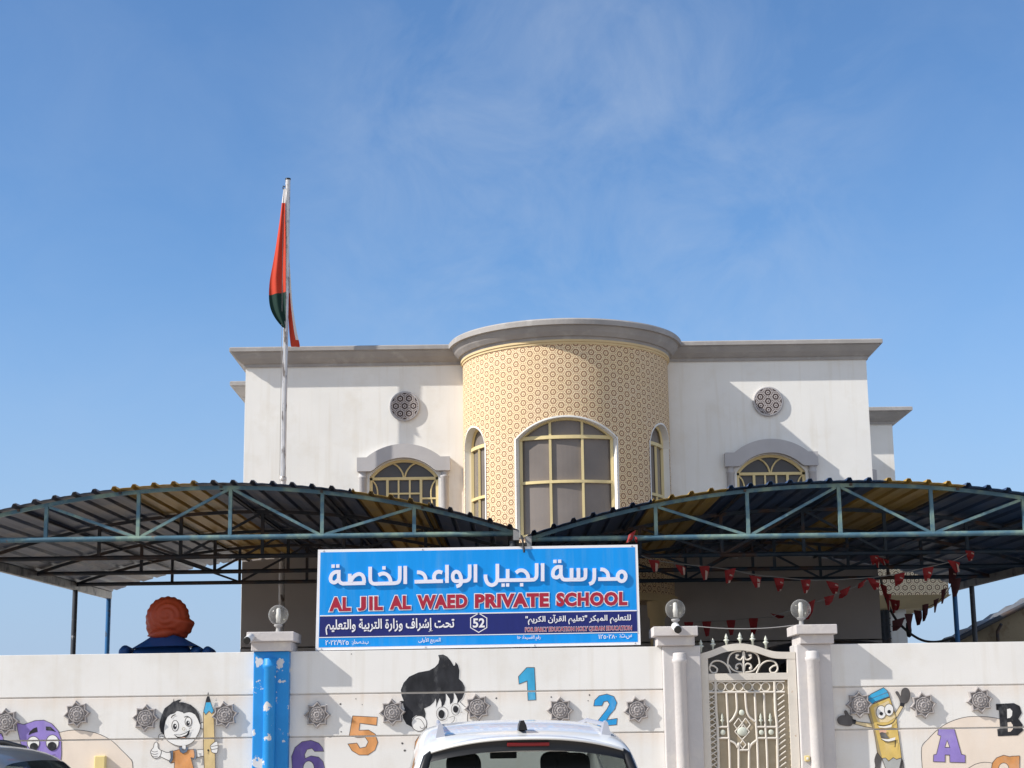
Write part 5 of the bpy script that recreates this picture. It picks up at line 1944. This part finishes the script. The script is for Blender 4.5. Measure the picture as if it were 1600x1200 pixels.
MB().prism([(a.x - .05, 0), (xs_[-1] - .1, 0), (xs_[-1] - .1, a.z + (xs_[-1] - a.x) * sl - .12), (a.x - .05, a.z - .07)], 30.0, 30.75).build('wall', M['shedwall'], sh)
dp = MB().tube([(a.x + .7, 29.9, 0), (a.x + .7, 29.9, a.z + .1), (a.x + .75, 29.8, a.z + .22)], .03, 8)
dp.build('drainpipe', M['darksteel'], sh)


# ------------------------------------------------------------------ cars
def loft_car(t, stations, paintm, y_rear, xc, glass_rear, glass_side, glass_front, interior=True):
    """stations: (y, half width, sill z, belt z, roof z, greenhouse half width); rear first. Splits the subdivided shell into body and windows."""
    bm = bmesh.new()
    rings = []
    for (y, hw, zb, zbelt, zr, gw) in stations:
        half = [(0, zb), (hw * .7, zb), (hw - .03, zb + .10), (hw, zb + (zbelt - zb) * .55), (hw - .01, zbelt - .10), (hw - .05, zbelt), (gw + (hw - .05 - gw) * .12, zr - (zr - zbelt) * .24), (gw - .035, zr - (zr - zbelt) * .10), (gw * .82, zr - (zr - zbelt) * .035), (gw * .42, zr), (0, zr + .004)]
        full = half + [(-x, z) for x, z in half[-2:0:-1]]
        rings.append([bm.verts.new((x, y, z)) for x, z in full])
    n = len(rings[0])
    h = 11
    for i in range(len(rings) - 1):
        for k in range(n):
            f = bm.faces.new([rings[i][k], rings[i][(k + 1) % n], rings[i + 1][(k + 1) % n], rings[i + 1][k]])
            kk = k if k < h - 1 else n - 1 - k
            mi = 0
            if kk == 5 and i in glass_side:
                mi = 1
            if kk >= 7 and (i in glass_rear):
                mi = 2
            if kk >= 7 and (i in glass_front):
                mi = 3
            f.material_index = mi
            f.smooth = True
    bm.faces.new(rings[0])
    bm.faces.new(rings[-1][::-1])
    bmesh.ops.recalc_face_normals(bm, faces=bm.faces[:])
    me = bpy.data.meshes.new('shell')
    bm.to_mesh(me); bm.free()
    for m in (paintm, M['carglass'], M['carglass'], M['screen']):
        me.materials.append(m)
    ob = bpy.data.objects.new('shell', me)
    COL.objects.link(ob)
    md = ob.modifiers.new('s', 'SUBSURF'); md.levels = 2; md.render_levels = 2
    bpy.context.view_layer.update()
    ev = bpy.data.meshes.new_from_object(ob.evaluated_get(bpy.context.evaluated_depsgraph_get()))
    bpy.data.objects.remove(ob)
    for mi, nm in ((0, 'body'), (1, 'side_window'), (2, 'rear_window'), (3, 'windscreen')):
        mb = MB()
        idx, vs, fs = {}, [], []
        for p in ev.polygons:
            if p.material_index != mi:
                continue
            f = []
            for vi in p.vertices:
                if vi not in idx:
                    idx[vi] = len(vs)
                    c = ev.vertices[vi].co
                    vs.append((xc + c.x, y_rear + c.y, c.z))
                f.append(idx[vi])
            fs.append(f)
        if fs:
            mb.add(vs, fs, 0, True)
            mb.build(nm, (paintm, M['carglass'], M['carglass'], M['screen'])[mi], t)


def wheels(t, xc, ys, hw, r=.34):
    for y in ys:
        for s in (-1, 1):
            x = xc + s * (hw - .10)
            ty = MB()
            v, f, N = [], [], 28
            prof = [(r * .62, -.10), (r * .94, -.11), (r, -.08), (r, .08), (r * .94, .11), (r * .62, .10)]
            for (rr_, dx) in prof:
                for q in range(N):
                    a = 2 * math.pi * q / N
                    v.append((x + dx, y + rr_ * math.cos(a), r + rr_ * math.sin(a)))
            for i in range(len(prof) - 1):
                for q in range(N):
                    a, b = i * N + q, i * N + (q + 1) % N
                    f.append((a, b, b + N, a + N))
            ty.add(v, f, 0, True)
            wo = ty.build('wheel', M['tyre'], t)
            rm = MB()
            for q in range(5):
                a = 2 * math.pi * q / 5
                rm.bar((x + s * .08, y, r), (x + s * .08, y + r * .62 * math.cos(a), r + r * .62 * math.sin(a)), .05)
            rm.tube([(x - s * .05, y, r), (x + s * .095, y, r)], .05, 12)
            rm.tube([(x + s * .07, y + r * .62 * math.cos(a), r + r * .62 * math.sin(a)) for a in [2 * math.pi * q / 24 for q in range(25)]], .02, 6, cap=False)
            rm.build('rim', M['rim'], wo)


CX, CY = -0.07, 11.70
suv = thing('parked_car', 'white hatchback SUV with roof rails parked facing the wall below the sign', 'car', (CX, CY + 2.2, 0), 'cars parked in front of the wall')
ST = [(0.0, .80, .42, .80, .86, .70), (.03, .89, .34, 1.00, 1.07, .78), (.06, .905, .32, 1.03, 1.14, .79), (.22, .92, .28, 1.04, 1.50, .735), (.30, .925, .27, 1.04, 1.555, .735), (.95, .93, .25, 1.03, 1.645, .735), (1.75, .93, .25, 1.01, 1.685, .73), (2.35, .93, .25, 1.0, 1.65, .71), (3.15, .925, .25, .99, 1.06, .74), (3.9, .90, .26, .93, 1.0, .66), (4.25, .84, .30, .80, .88, .58), (4.42, .70, .38, .62, .72, .48)]
loft_car(suv, ST, M['car_white'], CY, CX, (2,), (4, 5, 6), (7,))
wheels(suv, CX, (CY + .85, CY + 3.5), .92)
# spoiler lip, brake light, rails, antenna, lights, interior
mb = MB()
N = 24
v = []
for k in range(N + 1):
    u = -1 + 2 * k / N
    x = CX + .66 * u
    z = 1.558 - .085 * abs(u) ** 2.4
    for dy, dz in ((.32, .006), (.12, -.004), (.06, -.016), (.07, -.026), (.20, -.027)):
        v.append((x, CY + dy + .10 * u * u, z + dz))
f = []
for k in range(N):
    for j in range(4):
        a = k * 5 + j
        f.append((a, a + 1, a + 6, a + 5))
mb.add(v, f, 0, True)
so_ = mb.build('spoiler', M['car_white'], suv)
mb = MB()
v = []
for k in range(N + 1):
    u = -1 + 2 * k / N
    z = 1.558 - .085 * abs(u) ** 2.4
    x = CX + (.665 + .02) * u
    for dy, dz in ((.075, -.024), (.092, -.05), (.070, -.098)):
        v.append((CX + .665 * u * (1 + .04 * (dz < -.03) + .05 * (dz < -.06)), CY + dy + .10 * u * u, z + dz))
f = []
for k in range(N):
    for j in range(2):
        a = k * 3 + j
        f.append((a, a + 1, a + 4, a + 3))
mb.add(v, f, 0, True)
mb.build('rear_window_trim', M['trim'], suv)
for sd in (-1, 1):
    MB().tube([(CX + sd * .655, CY + .20, 1.452), (CX + sd * .685, CY + .19, 1.42), (CX + sd * .725, CY + .145, 1.30), (CX + sd * .765, CY + .085, 1.12)], .03, 8, rs=[.02, .032, .034, .03]).build('window_seal', M['trim'], suv)
bl = MB()
bl.box(CX - .145, CX + .145, CY + .072, CY + .12, 1.488, 1.514)
bl.build('brake_light', M['redlens'], so_, bevel=.006)
for s in (-1, 1):
    rl = MB()
    x = CX + s * .585
    rl.prism([(x - .050, 1.50), (x + .050, 1.50), (x + .032, 1.56), (x + .014, 1.640), (x, 1.655), (x - .014, 1.640), (x - .032, 1.56)], CY + .50, CY + .62)
    rl.tube([(x, CY + .56, 1.625), (x, CY + .9, 1.64), (x - s * .01, CY + 1.6, 1.665), (x - s * .02, CY + 2.1, 1.645), (x - s * .025, CY + 2.3, 1.58)], .016, 8)
    rl.build('roof_rail', M['rail'], suv)
an = MB()
ax_ = CX - .01
an.prism([(ax_ - .028, 1.595), (ax_ + .034, 1.595), (ax_ + .026, 1.63), (ax_ + .01, 1.664), (ax_ - .012, 1.662), (ax_ - .024, 1.63)], CY + .45, CY + .60)
an.build('antenna', M['trim'], suv, bevel=.006)
for s in (-1, 1):
    MB().sphere((CX + s * .82, CY + .06, .98), .1, 12, 8, sc=(.6, .6, 1.4)).build('tail_light', M['redlens'], suv)
    MB().sphere((CX + s * .70, CY + 4.24, .72), .12, 12, 8, sc=(1.2, .7, .6)).build('headlight', M['clearlens'], suv)
    mi_ = MB().sphere((CX + s * 1.0, CY + 2.9, 1.08), .1, 12, 8, sc=(1.1, .6, .75))
    mi_.build('door_mirror', M['car_white'], suv)
for (sx_, sy_, wd, ht) in ((-.37, 2.0, .28, 1.0), (.37, 2.0, .28, 1.0), (-.40, 1.05, .26, 1.0), (.40, 1.05, .26, 1.0)):
    se = MB()
    se.box(CX + sx_ - .25, CX + sx_ + .25, CY + sy_, CY + sy_ + .5, .45, .62)
    se.box(CX + sx_ - .24, CX + sx_ + .24, CY + sy_ - .09, CY + sy_ + .05, .6, 1.2)
    hb = len(se.v)
    se.sphere((CX + sx_, CY + sy_ - .03, 1.33), .1, 24, 16)
    for q_ in range(hb, len(se.v)):
        a_ = [(se.v[q_][0] - CX - sx_) / .1, (se.v[q_][1] - CY - sy_ + .03) / .1, (se.v[q_][2] - 1.33) / .1]
        a_ = [math.copysign(abs(u_) ** .6, u_) for u_ in a_]
        se.v[q_] = (CX + sx_ + a_[0] * wd * .48, CY + sy_ - .03 + a_[1] * .055, 1.33 + a_[2] * .10)
    se.tube([(CX + sx_ - .05, CY + sy_ - .03, 1.15), (CX + sx_ - .05, CY + sy_ - .03, 1.3)], .01, 6)
    se.tube([(CX + sx_ + .05, CY + sy_ - .03, 1.15), (CX + sx_ + .05, CY + sy_ - .03, 1.3)], .01, 6)
    se.build('seat', M['seat'], suv, bevel=.04, seg=3)
mm = MB().box(CX - .02 - .11, CX - .02 + .11, CY + 2.5, CY + 2.53, 1.37, 1.44)
mm.tube([(CX - .02, CY + 2.52, 1.43), (CX - .02, CY + 2.44, 1.56)], .018, 6)
mm.build('rear_mirror', M['trim'], suv, bevel=.015)
MB().box(CX - .80, CX + .80, CY + 2.55, CY + 3.1, .75, 1.0).build('dashboard', M['seat'], suv, bevel=.04)

for (t_, x_, y_, hw_) in ((suv, CX, CY, .88),):
    MB().box(x_ - .27, x_ + .27, y_ - .028, y_ + .01, .66, .78).build('number_plate', M['white_plastic'], t_, bevel=.005)
    MB().box(x_ - .74, x_ + .74, y_ - .02, y_ + .3, .40, .52).build('bumper_trim', M['trim'], t_, bevel=.02)
    for sd in (-1, 1):
        for yy in (1.75, 2.85):
            MB().box(x_ + sd * .915, x_ + sd * .945, y_ + yy - .22, y_ + yy - .02, .86, .89).build('door_handle', M['car_white'], t_, bevel=.008)
suv.rotation_euler = (0, 0, R(4))

GX, GYR = -5.65, 11.7
sed = thing('parked_car', 'dark grey hatchback, only its rounded rear roof showing at the lower left', 'car', (GX, GYR + 2.2, 0), 'cars parked in front of the wall')
ST = [(0.0, .72, .42, .80, .86, .60), (.03, .84, .32, .95, 1.02, .66), (.10, .87, .30, .98, 1.16, .68), (.28, .88, .27, 1.0, 1.44, .64), (.58, .89, .25, 1.0, 1.545, .62), (1.45, .90, .24, 1.0, 1.575, .62), (2.0, .90, .24, .99, 1.57, .62), (2.5, .90, .24, .97, 1.52, .60), (3.3, .89, .24, .93, 1.0, .66), (4.0, .85, .27, .82, .90, .55), (4.25, .70, .36, .62, .70, .45)]
loft_car(sed, ST, M['car_grey'], GYR, GX, (2,), (4, 5, 6), (7,))
for sd in (-1, 1):
    MB().tube([(GX + sd * .50, GYR + .62, 1.50), (GX + sd * .50, GYR + .80, 1.55), (GX + sd * .50, GYR + 1.5, 1.575), (GX + sd * .50, GYR + 2.2, 1.56), (GX + sd * .50, GYR + 2.4, 1.51)], .024, 8).build('roof_rail', M['trim'], sed)
wheels(sed, GX, (GYR + .9, GYR + 3.6), .88, .32)
for s in (-1, 1):
    MB().sphere((GX + s * .66, GYR + .08, .84), .1, 12, 8, sc=(1.3, .5, .6)).build('tail_light', M['redlens'], sed)
    MB().sphere((GX + s * .66, GYR + 4.26, .68), .1, 12, 8, sc=(1.2, .7, .6)).build('headlight', M['clearlens'], sed)
for sx_, sy_ in ((-.36, 2.1), (.36, 2.1), (0, 1.3)):
    se = MB()
    se.box(GX + sx_ - .24, GX + sx_ + .24, GYR + sy_ - .09, GYR + sy_ + .03, .5, 1.05)
    se.box(GX + sx_ - .13, GX + sx_ + .13, GYR + sy_ - .08, GYR + sy_ + .01, 1.08, 1.24)
    se.build('seat', M['seat'], sed, bevel=.04, seg=3)

sed.rotation_euler = (0, 0, R(82))

VX, VY = 4.10, 20.75
van = thing('parked_van', 'dark van standing in the shaded yard behind the gate, its windscreen top showing', 'van', (VX, VY + 2.4, 0))
ST = [(0.0, .86, .45, 1.1, 1.2, .8), (.03, .93, .35, 1.3, 2.3, .84), (.08, .95, .32, 1.35, 2.62, .86), (1.2, .96, .30, 1.4, 2.70, .88), (3.4, .96, .30, 1.4, 2.70, .88), (4.1, .96, .30, 1.35, 2.62, .86), (4.55, .94, .30, 1.30, 1.50, .84), (4.75, .90, .34, 1.15, 1.25, .76), (4.85, .80, .42, .8, .9, .65)]
loft_car(van, ST, M['car_dark'], VY, VX, (), (3, 4), (5,))
wheels(van, VX, (VY + 1.0, VY + 3.9), .95, .34)
MB().tube([(VX + .19 * math.cos(a) + .35, VY + 4.02 + .08 * math.sin(a), 1.65 + .17 * math.sin(a)) for a in [2 * math.pi * k / 24 for k in range(25)]], .014, 6, cap=False).build('steering_wheel', M['trim'], van)
for sd in (-1, 1):
    MB().bar((VX + sd * .35 - .3, VY + 4.5, 1.52), (VX + sd * .35 + .25, VY + 4.36, 1.9), .02).build('wiper', M['trim'], van)
    MB().sphere((VX + sd * .68, VY + 4.72, .95), .12, 12, 8, sc=(1.1, .6, .8)).build('headlight', M['clearlens'], van)
    MB().sphere((VX + sd * 1.1, VY + 4.2, 1.75), .12, 12, 8, sc=(.6, .5, 1.2)).build('door_mirror', M['trim'], van)
van.rotation_euler = (0, 0, R(180))
